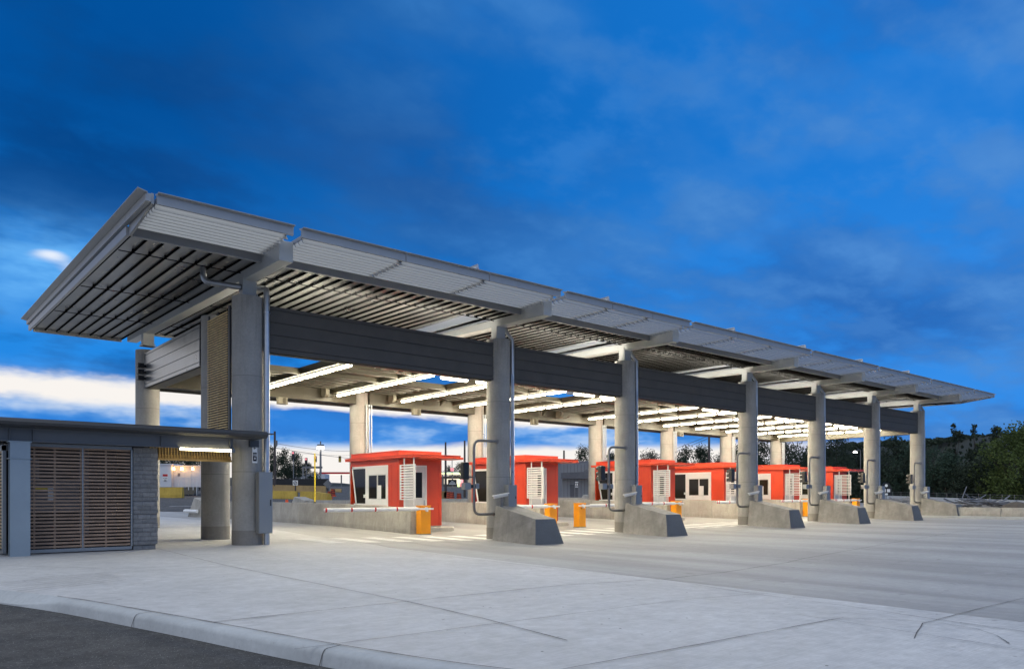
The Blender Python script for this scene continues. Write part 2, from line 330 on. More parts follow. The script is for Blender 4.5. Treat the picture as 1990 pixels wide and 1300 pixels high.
# crosswalk bars
m = MB(); x = 2.7
while x < 44:
    b0 = len(m.v)
    for (xx, yy) in ((x-.3,-.35),(x+.3,-.35),(x+.3,1.2),(x-.3,1.2),(x+.3,2.3),(x-.3,2.3)): m.v.append((xx, yy, g(xx, yy)+.006))
    m.f += [(b0,b0+1,b0+2,b0+3),(b0+3,b0+2,b0+4,b0+5)]; x += 1.25
tag(m.build('crosswalk_marking', M['mark']), kind='structure')
# dark asphalt of the approach road behind, following the ground
m = MB(); yy = [37,40,45,50,56,62,70,80,90,100,115,130,160,200]; xx = [-80,-40,-20,-5,0,3,5,9,12,16,20,25,32,39,44.9,60,75,90,120]
for y in yy:
    for x in xx: m.v.append((x, y, g(x, y)+.03))
k = len(xx)
for i in range(len(yy)-1):
    for j in range(k-1): m.f.append((i*k+j, i*k+j+1, (i+1)*k+j+1, (i+1)*k+j))
tag(m.build('approach_road', M['asphalt2']), kind='structure')
m = MB()
for i in range(9): strip(m, [(14+i*4.2, 46), (16.5+i*4.2, 46)], .25, .04); 
strip(m, [(10,43),(60,43)], .2, .04)
tag(m.build('road_marking', M['mark']), kind='structure')
# raised sidewalk at the far right with its kerb
m = MB(); m.box(44.9, 60, -30, 1, -.2, .13); m.box(45.4, 60, 1, 12, -.2, .2)
tag(m.build('sidewalk', M['kerb'], bevel=.03), kind='structure')
# ================================================================== CANOPY
CXS = [0, 9.37, 16.35, 25.56, 32.43, 39.2, 45.9]; YB = 10.54; HC = 7.15
can = thing('canopy', 'long flat steel canopy on round concrete columns over the checkpoint lanes, with charcoal fascia', 'canopy')
def zb(y): return 7.60 + .02*y       # underside of the roof beams
def zd(y): return 7.89 + .014*y      # underside of the deck
colm = {}
def column(x, y, collar=True, top=HC):
    z = g(x, y)
    key = round(z, 2)
    if key not in colm:
        a = MB().cyl((0,0,-.05), (0,0,top), .437, n=48)
        o = a.build('column', M['column'], can, smooth=True); c = MB().cyl((0,0,z-.03), (0,0,z+.42), .441, n=48).build('column_base', M['collar'], o, smooth=True)
        colm[key] = o; o.location = (x, y, 0); return o
    return dup(colm[key], (x, y, 0))
for x in CXS:
    column(x, 0); column(x, YB)
column(.13, 3.1)
pst = MB().box(-.2, .2, -.16, .16, HC, 7.75); pst.box(-.26,.26,-.22,.22,HC,HC+.025)
for sx in (-.22,.22):
    for sy in (-.18,.18): pst.cyl((sx,sy,HC), (sx,sy,HC+.12), .012, n=6)
post = pst.build('beam_post', M['beam'], can); post.location = (0,0,0)
for x in CXS:
    if x: dup(post, (x, 0, 0))
    dup(post, (x, YB, .18))
# roof beams: tapering box girders
bm_ = MB().hexa([(-.19,-2.70,7.58),(.19,-2.70,7.58),(.19,12.9,zb(12.9)),(-.19,12.9,zb(12.9)),(-.19,-2.70,8.12),(.19,-2.70,8.12),(.19,12.9,8.16),(-.19,12.9,8.16)])
rb = bm_.build('roof_beam', M['beam'], can, bevel=.012)
for x in CXS[1:]: dup(rb, (x, 0, 0))
# decks: shiny pans with dark ribs, one deck per bay
X0, X1 = -3.5, 49.4
edges = [X0] + CXS + [X1]
Y0, Y1 = -1.40, 13.8
rn = 0
for bi in range(len(edges)-1):
    a = edges[bi] + (.19 if bi else .08); b = edges[bi+1] - (.19 if bi < len(edges)-2 else .08)
    skx = (b+.19-1.42, b+.19-.24) if 1 <= bi <= 6 else None
    m = MB(); rm = MB(); Y1 = 13.8 if bi == 0 else 11.6
    def deck(xa, xb, ya, yb):
        n0 = len(m.v); m.hexa([(xa,ya,zd(ya)+.06),(xb,ya,zd(ya)+.06),(xb,yb,zd(yb)+.06),(xa,yb,zd(yb)+.06),(xa,ya,zd(ya)+.16),(xb,ya,zd(ya)+.16),(xb,yb,zd(yb)+.16),(xa,yb,zd(yb)+.16)])
    if skx:
        deck(a, skx[0], Y0, Y1); deck(skx[0], skx[1], Y0, .2); deck(skx[0], skx[1], 10.3, Y1); deck(skx[1], b, Y0, Y1)
    else: deck(a, b, Y0, Y1)
    dk = m.build('roof_deck', M['pan'], can)
    n = int((b-a)/.36); p = (b-a)/n
    for i in range(n+1):
        x = a + i*p
        if skx and skx[0]-.02 < x < skx[1]+.02:
            segs = [(Y0, .2), (10.3, Y1)]
        else: segs = [(Y0, Y1)]
        w = .02 if i in (0, n) or bi == 0 else .035
        for (ya, yb) in segs:
            rm.hexa([(x-w*.6,ya,zd(ya)+.0),(x+w*.6,ya,zd(ya)+.0),(x+w*.6,yb,zd(yb)+.0),(x-w*.6,yb,zd(yb)+.0),(x-w,ya,zd(ya)+.058),(x+w,ya,zd(ya)+.058),(x+w,yb,zd(yb)+.058),(x-w,yb,zd(yb)+.058)])
    rm.build('deck_rib', M['rib'], dk)
    for y in (.02, 4.75, 9.2):
        cm = MB(); cm.cyl((a, y, zd(y)-.045), (b, y, zd(y)-.045), .013, n=6)
        for i in range(1, n): x = a+i*p; cm.box(x-.07, x-.03, y-.02, y+.02, zd(y)-.03, zd(y)+.055)
        cm.build('conduit', M['rib'], dk)
    # front channel
    MB().box(a, b, -1.52, -1.405, 7.80, 8.06).build('edge_channel', M['louver'], can, bevel=.008)
    MB().box(a, b, Y1+.01, Y1+.1, 8.0, 8.25).build('edge_channel', M['louver'], can)
    # louvre panels at the front eave
    k = 1 if bi in (0, 7) else 3
    L = (b-a)/k
    for q in range(k):
        xa, xb = a+q*L+.012, a+(q+1)*L-.012
        if bi in range(1,8) and q == 0: xa -= .13
        if bi in range(0,7) and q == k-1: xb += .05
        xi, xj = (a+q*L+.02, a+(q+1)*L-.02)
        lm = MB()
        for r in range(8):
            y = -1.64 - r*.225; z = 8.055 + (0.0 if r else 0)
            if y > -3.36:
                # leading edge low, trailing edge high
                P = [(-.085,-.10),(-.072,-.105),(-.01,-.06),(.05,.01),(.088,.085),(.080,.09),(.03,.02),(-.035,-.045)]
                lm.prism([(y+u, z+v) for u, v in P], 'x', xi, xj)
        pan = lm.build('louver_panel', M['louver'], can)
        fm = MB()
        fm.prism([(-3.50,8.02),(-3.44,8.02),(-3.44,8.20),(-3.34,8.27),(-3.34,8.285),(-3.54,8.25),(-3.60,8.262),(-3.60,8.245),(-3.50,8.225)], 'x', xa, xb)
        fm.box(xi, xi+.03, -3.44, -1.53, 8.09, 8.19); fm.box(xj-.03, xj, -3.44, -1.53, 8.09, 8.19)
        fm.build('louver_frame', M['louver'], pan)
# side trims at both roof ends
for s, X in ((-1, X0), (1, X1)):
    m = MB()
    def bx(x0, x1, y0, y1, za, zb_, zc, zd_): 
        x0, x1 = min(x0,x1), max(x0,x1)
        m.hexa([(x0,y0,za),(x1,y0,za),(x1,y1,zb_),(x0,y1,zb_),(x0,y0,zc),(x1,y0,zc),(x1,y1,zd_),(x0,y1,zd_)])
    bx(X, X+s*.09, -1.5, 13.85, 7.80, 8.01, 8.02, 8.22)
    m.build('side_channel', M['louver'], can, bevel=.006)
    q = sorted((X+s*.02, X-s*.04)); MB().prism([(-3.44,8.02),(-1.49,7.80),(-1.49,8.22),(-3.44,8.26)], 'x', *q).build('end_plate', M['louver'], can)
    m = MB(); bx(X+s*.03, X+s*.15, -3.5, 13.9, 8.04, 8.25, 8.22, 8.42)
    m.build('side_rail', M['louver'], can, bevel=.006)
    m = MB(); x0, x1 = X+s*.12, X+s*.33
    v = [(x0,-3.55,8.215),(x0,14.0,8.42),(x1,14.0,8.47),(x1,-3.55,8.265)]
    m.hexa([*v, *[(p[0],p[1],p[2]+.02) for p in v]] if s > 0 else [*v[::-1], *[(p[0],p[1],p[2]+.02) for p in v[::-1]]])
    m.build('edge_flashing', M['louver'], can)
# A-frame skylights
for i, c in enumerate(CXS[1:]):
    x0, x1, xm = c-1.42, c-.24, c-.83
    m = MB(); y0, y1 = .2, 10.3; t = .03
    z0 = 8.07; za = 9.80
    m.hexa([(x0,y0,z0),(x0+t,y0,z0),(x0+t,y1,z0),(x0,y1,z0),(xm-t,y0,za),(xm,y0,za),(xm,y1,za),(xm-t,y1,za)])
    m.hexa([(x1-t,y0,z0),(x1,y0,z0),(x1,y1,z0),(x1-t,y1,z0),(xm,y0,za),(xm+t,y0,za),(xm+t,y1,za),(xm,y1,za)])
    sk = m.build('skylight', M['skylt'], can)
    m = MB()
    for y in (y0-.02, y1-.04):
        m.tube([(x0,y,z0),(xm,y,za)], .035, 6); m.tube([(x1,y,z0),(xm,y,za)], .035, 6)
    m.tube([(xm,y0-.03,za+.02),(xm,y1,za+.02)], .04, 6)
    m.box(x0-.02,x0,y0,y1,7.9,8.12); m.box(x1,x1+.02,y0,y1,7.9,8.12)
    for yy_ in (2.6,5.1,7.7): m.tube([(x0,yy_,z0),(xm,yy_,za)], .02, 6); m.tube([(x1,yy_,z0),(xm,yy_,za)], .02, 6)
    m.build('skylight_frame', M['pipe'], sk)
# fascia and ring beam between the columns
def fascia(ax, a, b, pos, s, mat, zz=(5.62, 6.99), parent=can):
    """ax: run along 'x' or 'y'; outer face at pos facing s"""
    z0, z1 = zz; H = z1-z0
    cuts = [z0, z0+H*.10, z0+H*.38, z0+H*.65, z0+H*.92, z1]
    m = MB(); gm = MB()
    for u, v in zip(cuts, cuts[1:]):
        lo, hi = (pos, pos-s*.04) if True else 0
        q = (min(lo,hi), max(lo,hi))
        if ax == 'x': m.box(a, b, q[0], q[1], u+.008, v-.008)
        else: m.box(q[0], q[1], a, b, u+.008, v-.008)
    o = m.build('fascia_panel', mat, parent, bevel=.004)
    q = sorted((pos-s*.03, pos-s*.08))
    if ax == 'x': gm.box(a, b, q[0], q[1], z0+.005, z1-.005)
    else: gm.box(q[0], q[1], a, b, z0+.005, z1-.005)
    gm.build('panel_backing', M['fgroove'], o); return o
for i in range(6):
    a, b = CXS[i]+.36, CXS[i+1]-.36
    fascia('x', a, b, -.2, -1, M['fascia'])
    MB().box(a+.02, b-.02, -.12, .10, 5.60, 6.95).build('ring_beam', M['ceilbeam'], can)
    for q in (.3,.7): x = a+(b-a)*q; MB().box(x-.9, x+.9, .12, .30, 6.60, 6.68).mark(M['added_uplight']).box(x-.85, x+.85, .14, .28, 6.685, 6.69).build('added_uplight', M['cabinet'], can)  # unseen glowing strips added behind the fascia to brighten the deck
    fascia('x', a, b, YB+.3, 1, M['fascia'])
    MB().box(a, b, YB-.38, YB+.2, 5.72, 6.9).build('ring_beam', M['ceilbeam'], can)
fascia('y', 3.6, YB-.36, -.22, -1, M['fside']); MB().box(-.14, .3, .45, YB-.45, 5.60, 6.95).build('ring_beam', M['ceilbeam'], can)
MB().box(45.7, 46.1, .45, YB-.45, 5.60, 6.95).build('ring_beam', M['ceilbeam'], can); fascia('y', .42, YB-.4, 46.2, 1, M['fascia'])
# lower ceiling with openings beside the columns and the lamp-carrying beams
ROWS = [4.4, 7.85, 11.25, 14.75, 18.3, 24.15, 27.6, 31.1, 34.55, 38.05, 41.4, 44.9]
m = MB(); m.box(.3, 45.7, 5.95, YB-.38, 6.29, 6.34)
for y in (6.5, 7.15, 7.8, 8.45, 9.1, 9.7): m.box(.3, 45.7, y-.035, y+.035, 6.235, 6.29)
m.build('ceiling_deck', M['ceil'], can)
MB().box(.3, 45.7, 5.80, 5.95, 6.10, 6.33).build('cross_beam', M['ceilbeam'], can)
# lane strips keep their ceiling up to y = 3.4
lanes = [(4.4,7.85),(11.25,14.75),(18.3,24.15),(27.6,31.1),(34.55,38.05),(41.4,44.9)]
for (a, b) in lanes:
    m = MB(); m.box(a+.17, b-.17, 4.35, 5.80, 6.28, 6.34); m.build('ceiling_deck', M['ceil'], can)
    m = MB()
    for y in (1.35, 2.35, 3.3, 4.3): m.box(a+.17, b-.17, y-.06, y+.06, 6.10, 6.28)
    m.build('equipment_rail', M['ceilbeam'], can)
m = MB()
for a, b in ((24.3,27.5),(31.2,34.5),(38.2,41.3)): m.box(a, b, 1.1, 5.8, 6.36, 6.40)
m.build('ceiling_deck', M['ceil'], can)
lb = MB().hexa([(-.16,.38,6.08),(.16,.38,6.08),(.16,YB-.38,6.08),(-.16,YB-.38,6.08),(-.16,.38,6.35),(.16,.38,6.35),(.16,YB-.38,6.35),(-.16,YB-.38,6.35)])
lb = lb.build('lamp_beam', M['ceilbeam'], can, bevel=.01); lb.location = (ROWS[0],0,0)
for x in ROWS[1:]: dup(lb, (x,0,0))
# downpipes
def dpipe(x, y):
    z = g(x, y)
    return MB().tube([(x-.05,y+.1,7.66),(x-.05,y+.02,7.45),(x,y,7.36),(x,y,z-.02)], .085, 14).tube([(x,y,2.75),(x,y,2.79)], .1, 14).tube([(x,y,5.3),(x,y,5.34)], .1, 14)
m = MB().tube([(-.05,.1,7.48),(.42,-.1,7.48),(.42,-.36,7.42),(.42,-.36,g(0,0)-.02)], .088, 16, bend=.16)
for z in (2.3,4.9,6.7): m.tube([(.42,-.36,z),(.42,-.36,z+.05)], .102, 16)
m.build('downpipe', M['pipe'], can, smooth=True)
m = MB().tube([(-1.1,.5,7.95),(-1.1,.5,7.55),(-.2,-.05,7.42)], .085, 14, bend=.2); m.tube([(-1.1,.5,7.70),(-1.1,.5,7.74)], .1, 14)
m.build('downpipe', M['pipe'], can, smooth=True)
for c in CXS[1:]:
    m = MB().tube([(c+.30,.0,7.75),(c+.30,-.1,7.5),(c+.50,-.22,7.2),(c+.50,-.22,g(c,0)+.3)], .075, 14)
    m.build('downpipe', M['pipe'], can, smooth=True)
    MB().tube([(c+.40,-.34,1.9),(c+.40,-.34,5.9)], .022, 8).build('conduit', M['pipe'], can, smooth=True); MB().tube([(c+.33,-.36,1.9),(c+.33,-.36,5.9)], .016, 8).build('conduit', M['pipe'], can, smooth=True)
for c in CXS[1:]:
    m = MB()
    for dx in (.12,.24,.38): MB().tube([(c+dx,YB-.50,.2),(c+dx,YB-.50,5.72)], .035, 8).build('conduit', M['pipe'], can, smooth=True)
# brackets under the ceiling
m = MB()
for x in (4.9, 12.6, 13.6, 19.4, 20.6, 28.6, 35.9, 42.6):
    m.prism([(9.9,5.95),(9.9,6.32),(9.35,6.32),(9.35,6.22),(9.6,6.15)], 'x', x-.03, x+.03); m.box(x-.2, x+.2, 9.3, 9.9, 6.24, 6.3)
m.build('ceiling_bracket', M['ceilbeam'], can)
# cable reels / drums at the ends of the lamp beams
for x in (7.3, 10.8, 21.9): 
    MB().cyl((x-.05,9.95,6.12),(x+.12,9.95,6.12),.26,n=20).tube([(x,9.9,5.9),(x+.2,9.7,5.86),(x+.35,9.4,5.98)],.02,6).build('cable_coil', M['ceildark'], can)
# lamps -------------------------------------------------------------
def ord_(n): return ORD[n]
tb = MB(); L = 1.22; r = .075
pr = [(-.082,0),(-.076,-.04),(-.05,-.07),(0,-.082),(.05,-.07),(.076,-.04),(.082,0)]
def diffuser(axis, L):
    m = MB(); secs = [(-L/2,.35),(-L/2+.03,.8),(-L/2+.08,1),(L/2-.08,1),(L/2-.03,.8),(L/2,.35)]
    for t, k in secs:
        for (u, v) in pr: m.v.append((u*k, t, v*k) if axis == 'y' else (t, u*k, v*k))
    n = len(pr)
    for i in range(len(secs)-1):
        for j in range(n-1):
            f = (i*n+j, (i+1)*n+j, (i+1)*n+j+1, i*n+j+1); m.f.append(f if axis == 'x' else f[::-1])
        f = (i*n, i*n+n-1, (i+1)*n+n-1, (i+1)*n); m.f.append(f if axis == 'x' else f[::-1])
    m.f.append(tuple(range(n))); m.f.append(tuple((len(secs)-1)*n+j for j in range(n))[::-1]); return m
def lamp(axis, L):
    t = thing('fluorescent_lamp', 'x', 'lamp')
    diffuser(axis, L).build('diffuser', M['tube'], t)
    hb = MB(); hb.box(*((-.06,.06,-L/2+.02,L/2-.02) if axis == 'y' else (-L/2+.02,L/2-.02,-.06,.06)), .004, .085); hb.build('housing', M['cabinet'], t)
    return t
ly = lamp('y', 1.17); lx = lamp('x', 1.25)
PLACE = ['farthest left','second from the left','third from the left','fourth from the left','fifth from the left','sixth from the left','sixth from the right','fifth from the right','fourth from the right','third from the right','second from the right','farthest right']
first = True
for ri, X in enumerate(ROWS):
    for k in range(6):
        loc = (X, 2.55+k*1.325, 5.99)
        lab = f'{ord_(k)} white lamp tube from the front in the lengthwise lamp row {PLACE[ri]}'
        o = ly if first else dup(ly, loc)
        o.location = loc; o['label'] = lab; o['group'] = 'lamps in lengthwise rows under the canopy'; first = False
first = True
XL = []
for ci, c in enumerate(CXS[1:6]):
    for dx, nm in ((-.83,'left'),(.83,'right')): XL.append((c+dx, ci, nm))
for x, ci, nm in XL:
    o = lx if first else dup(lx, (x,1.62,5.85))
    o.location = (x,1.62,5.85); first = False
    o['label'] = f'white crosswise lamp tube just {nm} of the {ORD[ci+1]} front column from the left'; o['group'] = 'crosswise lamps beside the front columns'
# sensor boxes under the rear beam, cameras and equipment in the lane bays
def sbox(nm='sensor_box'):
    t = thing(nm, 'x', 'sensor box')
    MB().box(-.2,.22,-.12,.12,-.3,0).build('casing', M['ceildark'], t, bevel=.01); MB().box(.0,.12,-.14,-.122,-.27,-.03).build('cover_plate', M['ceilbeam'], t); return t
sb = sbox()
for i, (x, lab) in enumerate(((5.3,'first from the left'),(12.2,'second from the left'),(20.0,'third from the left'),(33.1,'rightmost'))):
    o = sb if i == 0 else dup(sb, (0,0,0)); o.location = (x, 9.95, 5.70); o['label'] = 'brown sensor box hanging under the rear canopy beam, ' + lab; o['group'] = 'sensor boxes under the rear beam'
def eq():
    t = thing('lane_scanner', 'x', 'scanner')
    MB().box(-.75,.75,-.09,.09,0,.12).box(-.35,-.05,-.16,.16,-.12,.0).box(.2,.42,-.14,.14,-.16,0).build('housing', M['ceildark'], t, bevel=.008)
    MB().cyl((.55,-.2,-.05),(.55,.12,-.05),.05,n=12).cyl((-.62,-.15,-.04),(-.62,.12,-.04),.045,n=12).build('camera', M['offwhite'], t)
    MB().tube([(-.7,0,.1),(-.55,-.05,.26),(-.3,-.02,.2),(-.1,0,.1)],.012,6).tube([(.4,0,.1),(.6,-.03,.22),(.8,0,.05)],.012,6).build('cable', M['black'], t); return t
e0 = eq()
for i, (a, b) in enumerate(lanes):
    o = e0 if i == 0 else dup(e0, (0,0,0)); o.location = ((a+b)/2+.1, 2.35, 6.12)
    o['label'] = f'dark scanner rail with small cameras and cables above the {ORD[i]} lane from the left'; o['group'] = 'scanners hung in the ceiling bays'
# ================================================================== WASHROOM BUILDING (left)
wr = thing('washroom', 'low washroom building with slatted doors, grey stone pier and flat dark roof', 'building', (-4.5,0,0))
def wb(mb, name, mat, parent=None, **k):
    mb.v = [(x+4.5, y, z) for x, y, z in mb.v]; return mb.build(name, mat, parent or wr, **k)
m = MB(); m.box(-11, .02, -1.32, -.52, 3.0, 3.16); m.box(-11, -.62, -.52, 5.2, 3.0, 3.16)
m.prism([(-1.32,3.0),(-1.40,3.04),(-1.43,3.10),(-1.40,3.16),(-1.32,3.19)], 'x', -11, .03)
m.box(.02, .30, -1.2, -.95, 3.13, 3.16)
wb(m, 'roof', M['roofdark'])
m = MB(); m.box(-11, -.72, -.80, -.77, 2.70, 3.0); m.box(-11, -.72, -.88, -.68, 2.68, 2.70); m.box(-11,-.72,-.86,-.70,2.975,3.0); m.box(-.82,-.79,-.87,-.70,2.7,2.97)
for x in (-5.92,-5.45,-2.6): m.box(x, x+.015, -.86, -.78, 2.7, 2.975)
wb(m, 'edge_beam', M['beamdark'])
m = MB(); m.box(-11, -.62, -.5, 5.0, 2.92, 2.99); wb(m, 'soffit', M['panelgrey'])
m = MB(); m.box(-5.92,-5.52,-.98,-.955,-.02,2.68); m.box(-5.92,-5.52,-.70,-.675,-.02,2.68); m.box(-5.73,-5.71,-.955,-.70,0,2.68); m.box(-5.95,-5.49,-1.0,-.66,2.655,2.68); m.box(-5.95,-5.49,-1.0,-.66,2.27,2.285)
wb(m, 'steel_column', M['steelblue'])
# slatted front doors
m = MB()
z = .14
while z < 2.60: m.box(-5.46, -3.24, -.43, -.41, z, z+.048); z += .086
for x in (-5.36,-4.93,-4.36,-4.3,-3.80): m.box(x-.02, x+.02, -.409, -.37, .1, 2.62)
wb(m, 'slat_screen', M['slat'])
m = MB(); m.box(-5.50,-3.20,-.44,-.38,.03,.11); m.box(-5.50,-3.20,-.44,-.38,2.60,2.68); m.box(-5.50,-5.46,-.46,-.38,.11,2.6); m.box(-3.23,-3.19,-.46,-.38,.11,2.6); m.box(-4.345,-4.315,-.44,-.36,.11,2.6)
wb(m, 'door_frame', M['cabinet'])
# things seen dimly behind the slats
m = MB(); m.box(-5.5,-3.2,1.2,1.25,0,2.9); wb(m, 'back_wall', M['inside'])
m = MB(); m.box(-5.46,-4.32,.02,.05,1.0,1.78); m.prism([(-5.46,1.0),(-4.32,1.0),(-4.32,.45),(-4.1,.4),(-4.1,2.6),(-4.32,2.6),(-4.32,1.78),(-5.46,1.78)][::-1], 'y', .06, .08); m.box(-5.46,-5.2,.0,.03,1.6,2.3)
wb(m, 'board', M['panelgrey'])
m = MB(); m.box(-5.30,-5.02,-.02,.0,1.52,1.64); wb(m, 'yellow_label', M['yellow'])
m = MB(); m.box(-5.02,-4.9,-.02,.0,1.3,1.64); wb(m, 'white_label', M['white'])
# stone pier with slightly rough outline
m = MB(); random.seed(3); zc = .0
m.box(-3.16,-2.62,-.42,.25,0,.14)
zc = .14
while zc < 2.67:
    z2 = min(2.68, zc+.115); e = random.uniform(-.008,.012); m.box(-3.17-e*.3,-2.58+e,-.46-e,.28,zc,z2-.002); zc = z2
wb(m, 'stone_pier', M['stone'])
# left return wall with slats, running back
m = MB(); z = .14
while z < 2.45: m.box(-5.98,-5.96,-.2,4.6,z,z+.044); z += .082
wb(m, 'slat_screen', M['cedar2'])
m = MB(); m.box(-6.0,-5.93,-.42,-.2,.05,2.6); m.box(-6.0,-5.94,-.2,4.6,.03,.1); m.box(-6.0,-5.9,-.42,4.6,2.48,2.62); wb(m, 'screen_post', M['cabinet'])
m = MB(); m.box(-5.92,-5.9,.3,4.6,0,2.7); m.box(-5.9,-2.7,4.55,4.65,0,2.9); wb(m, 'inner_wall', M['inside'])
m = MB(); m.box(-2.70,-2.64,.28,4.65,0,2.92); wb(m, 'side_wall', M['panelgrey'])
# hanging vertical slats over the passage
m = MB(); x = -2.52
while x < -.34: m.box(x, x+.036, .50, .56, 2.46, 2.92); x += .078
m.box(-2.56,-.28,.56,.60,2.46,2.56); m.box(-2.56,-.28,.50,.60,2.40,2.455)
wb(m, 'hanging_slats', M['cedar'])
m = MB(); m.box(-2.56,-.28,.62,.66,2.5,2.92); wb(m, 'slat_backing', M['ceildark'])
# passage lamp
pl = thing('passage_lamp', 'long bright tube lamp under the washroom roof beam beside the nearest column', 'lamp', (-1.45,-.84,2.66))
d = MB().cyl((-.7,0,0),(.66,0,0),.042,n=14); d.build('diffuser', M['tube2'], pl, smooth=True)
MB().box(.66,.76,-.05,.05,-.06,.05).box(-.72,-.69,-.045,.045,-.045,.045).box(.70,.73,-.03,.03,.05,.1).build('end_bracket', M['galv'], pl)
# tall cedar slat screen above the washroom roof
ts = thing('slat_tower', 'tall cedar slat screen rising above the washroom roof between two columns', 'screen', (-.45,1.2,3.2))
m = MB(); z = .05
while z < 3.6:
    m.box(-.03,.0,-.86,.85,z,z+.036); z += .074
m.build('slats', M['cedar2'], ts)
m = MB(); m.box(.0,.05,-.98,-.86,0,3.72); m.box(.0,.05,.80,.86,0,3.72); m.box(.0,.04,-.03,.03,0,3.7); m.build('frame', M['roofdark'], ts)
MB().box(.06,.07,-.9,.8,0,3.6).build('backing', M['black'], ts)
# bracket on column over the washroom roof
bk = MB().box(-.13,.13,-.52,-.40,2.80,3.0).box(-.15,.15,-.54,-.38,3.165,3.23); tag(bk.build('roof_bracket', M['roofdark'], None, loc=(0,0,0)), 'dark steel bracket where the washroom roof meets the nearest column', 'bracket')
# washroom sign on the first column
ws = thing('washroom_sign', 'narrow white sign with arrow and restroom figures on the nearest column', 'sign', (.03,-.455,2.35))
MB().box(-.075,.075,-.012,.0,.0,.53).build('plate', M['white'], ws, bevel=.006)
MB().box(-.055,.055,-.016,-.0125,.05,.30).build('black_panel', M['black'], ws)
m = MB()
def fig(m, x, z, s, skirt):
    m.cyl((x,-.0165,z+.052*s),(x,-.0195,z+.052*s),.011*s,n=10)
    if skirt: m.prism([(x-.02*s,z),(x+.02*s,z),(x+.006*s,z+.038*s),(x-.006*s,z+.038*s)], 'y', -.0195, -.0165)
    else: m.box(x-.011*s,x+.011*s,-.0195,-.0165,z,z+.038*s)
fig(m, -.025, .20, 1.1, False); fig(m, .028, .20, 1.1, True)
m.cyl((0,-.0165,.125),(0,-.0195,.125),.022,n=14); m.box(-.006,.006,-.0195,-.0165,.13,.175)
m.build('figures', M['white'], ws)
m = MB(); m.prism([(-.045,.42),(-.01,.455),(-.01,.43),(.04,.43),(.04,.41),(-.01,.41),(-.01,.385)][::-1], 'y', -.016, -.0125); m.build('arrow', M['black'], ws)
# small black lights fixed at the far left column
sl = thing('signal_cluster', 'stack of three dark louvred floodlights clamped to the rear left column', 'floodlight', (-.32, YB-.58, 5.95))
for i in range(3):
    z = .42-i*.24
    MB().box(-.20,.02,-.12,.12,z,z+.17).box(.02,.16,-.06,.06,z+.03,z+.12).build('floodlight', M['black'], sl, bevel=.01)
MB().box(.16,.22,-.05,.05,-.1,.62).build('bracket', M['black'], sl)
# grey cabinet at column 1
def cab(loc, w, h, lab, grp=None):
    t = thing('electrical_cabinet', lab, 'cabinet', loc, grp)
    MB().box(-w/2,w/2,-.13,.13,0,h).build('casing', M['cabinet'], t, bevel=.01)
    MB().box(-w/2+.03,w/2-.03,-.137,-.131,.03,h-.03).build('door', M['cabinet'], t)
    MB().box(w/2-.08,w/2-.05,-.15,-.138,h*.45,h*.55).build('latch', M['black'], t); return t
cab((.24,-.62,.34), .40, 1.75, 'tall grey cabinet around the downpipe foot at the nearest front column')
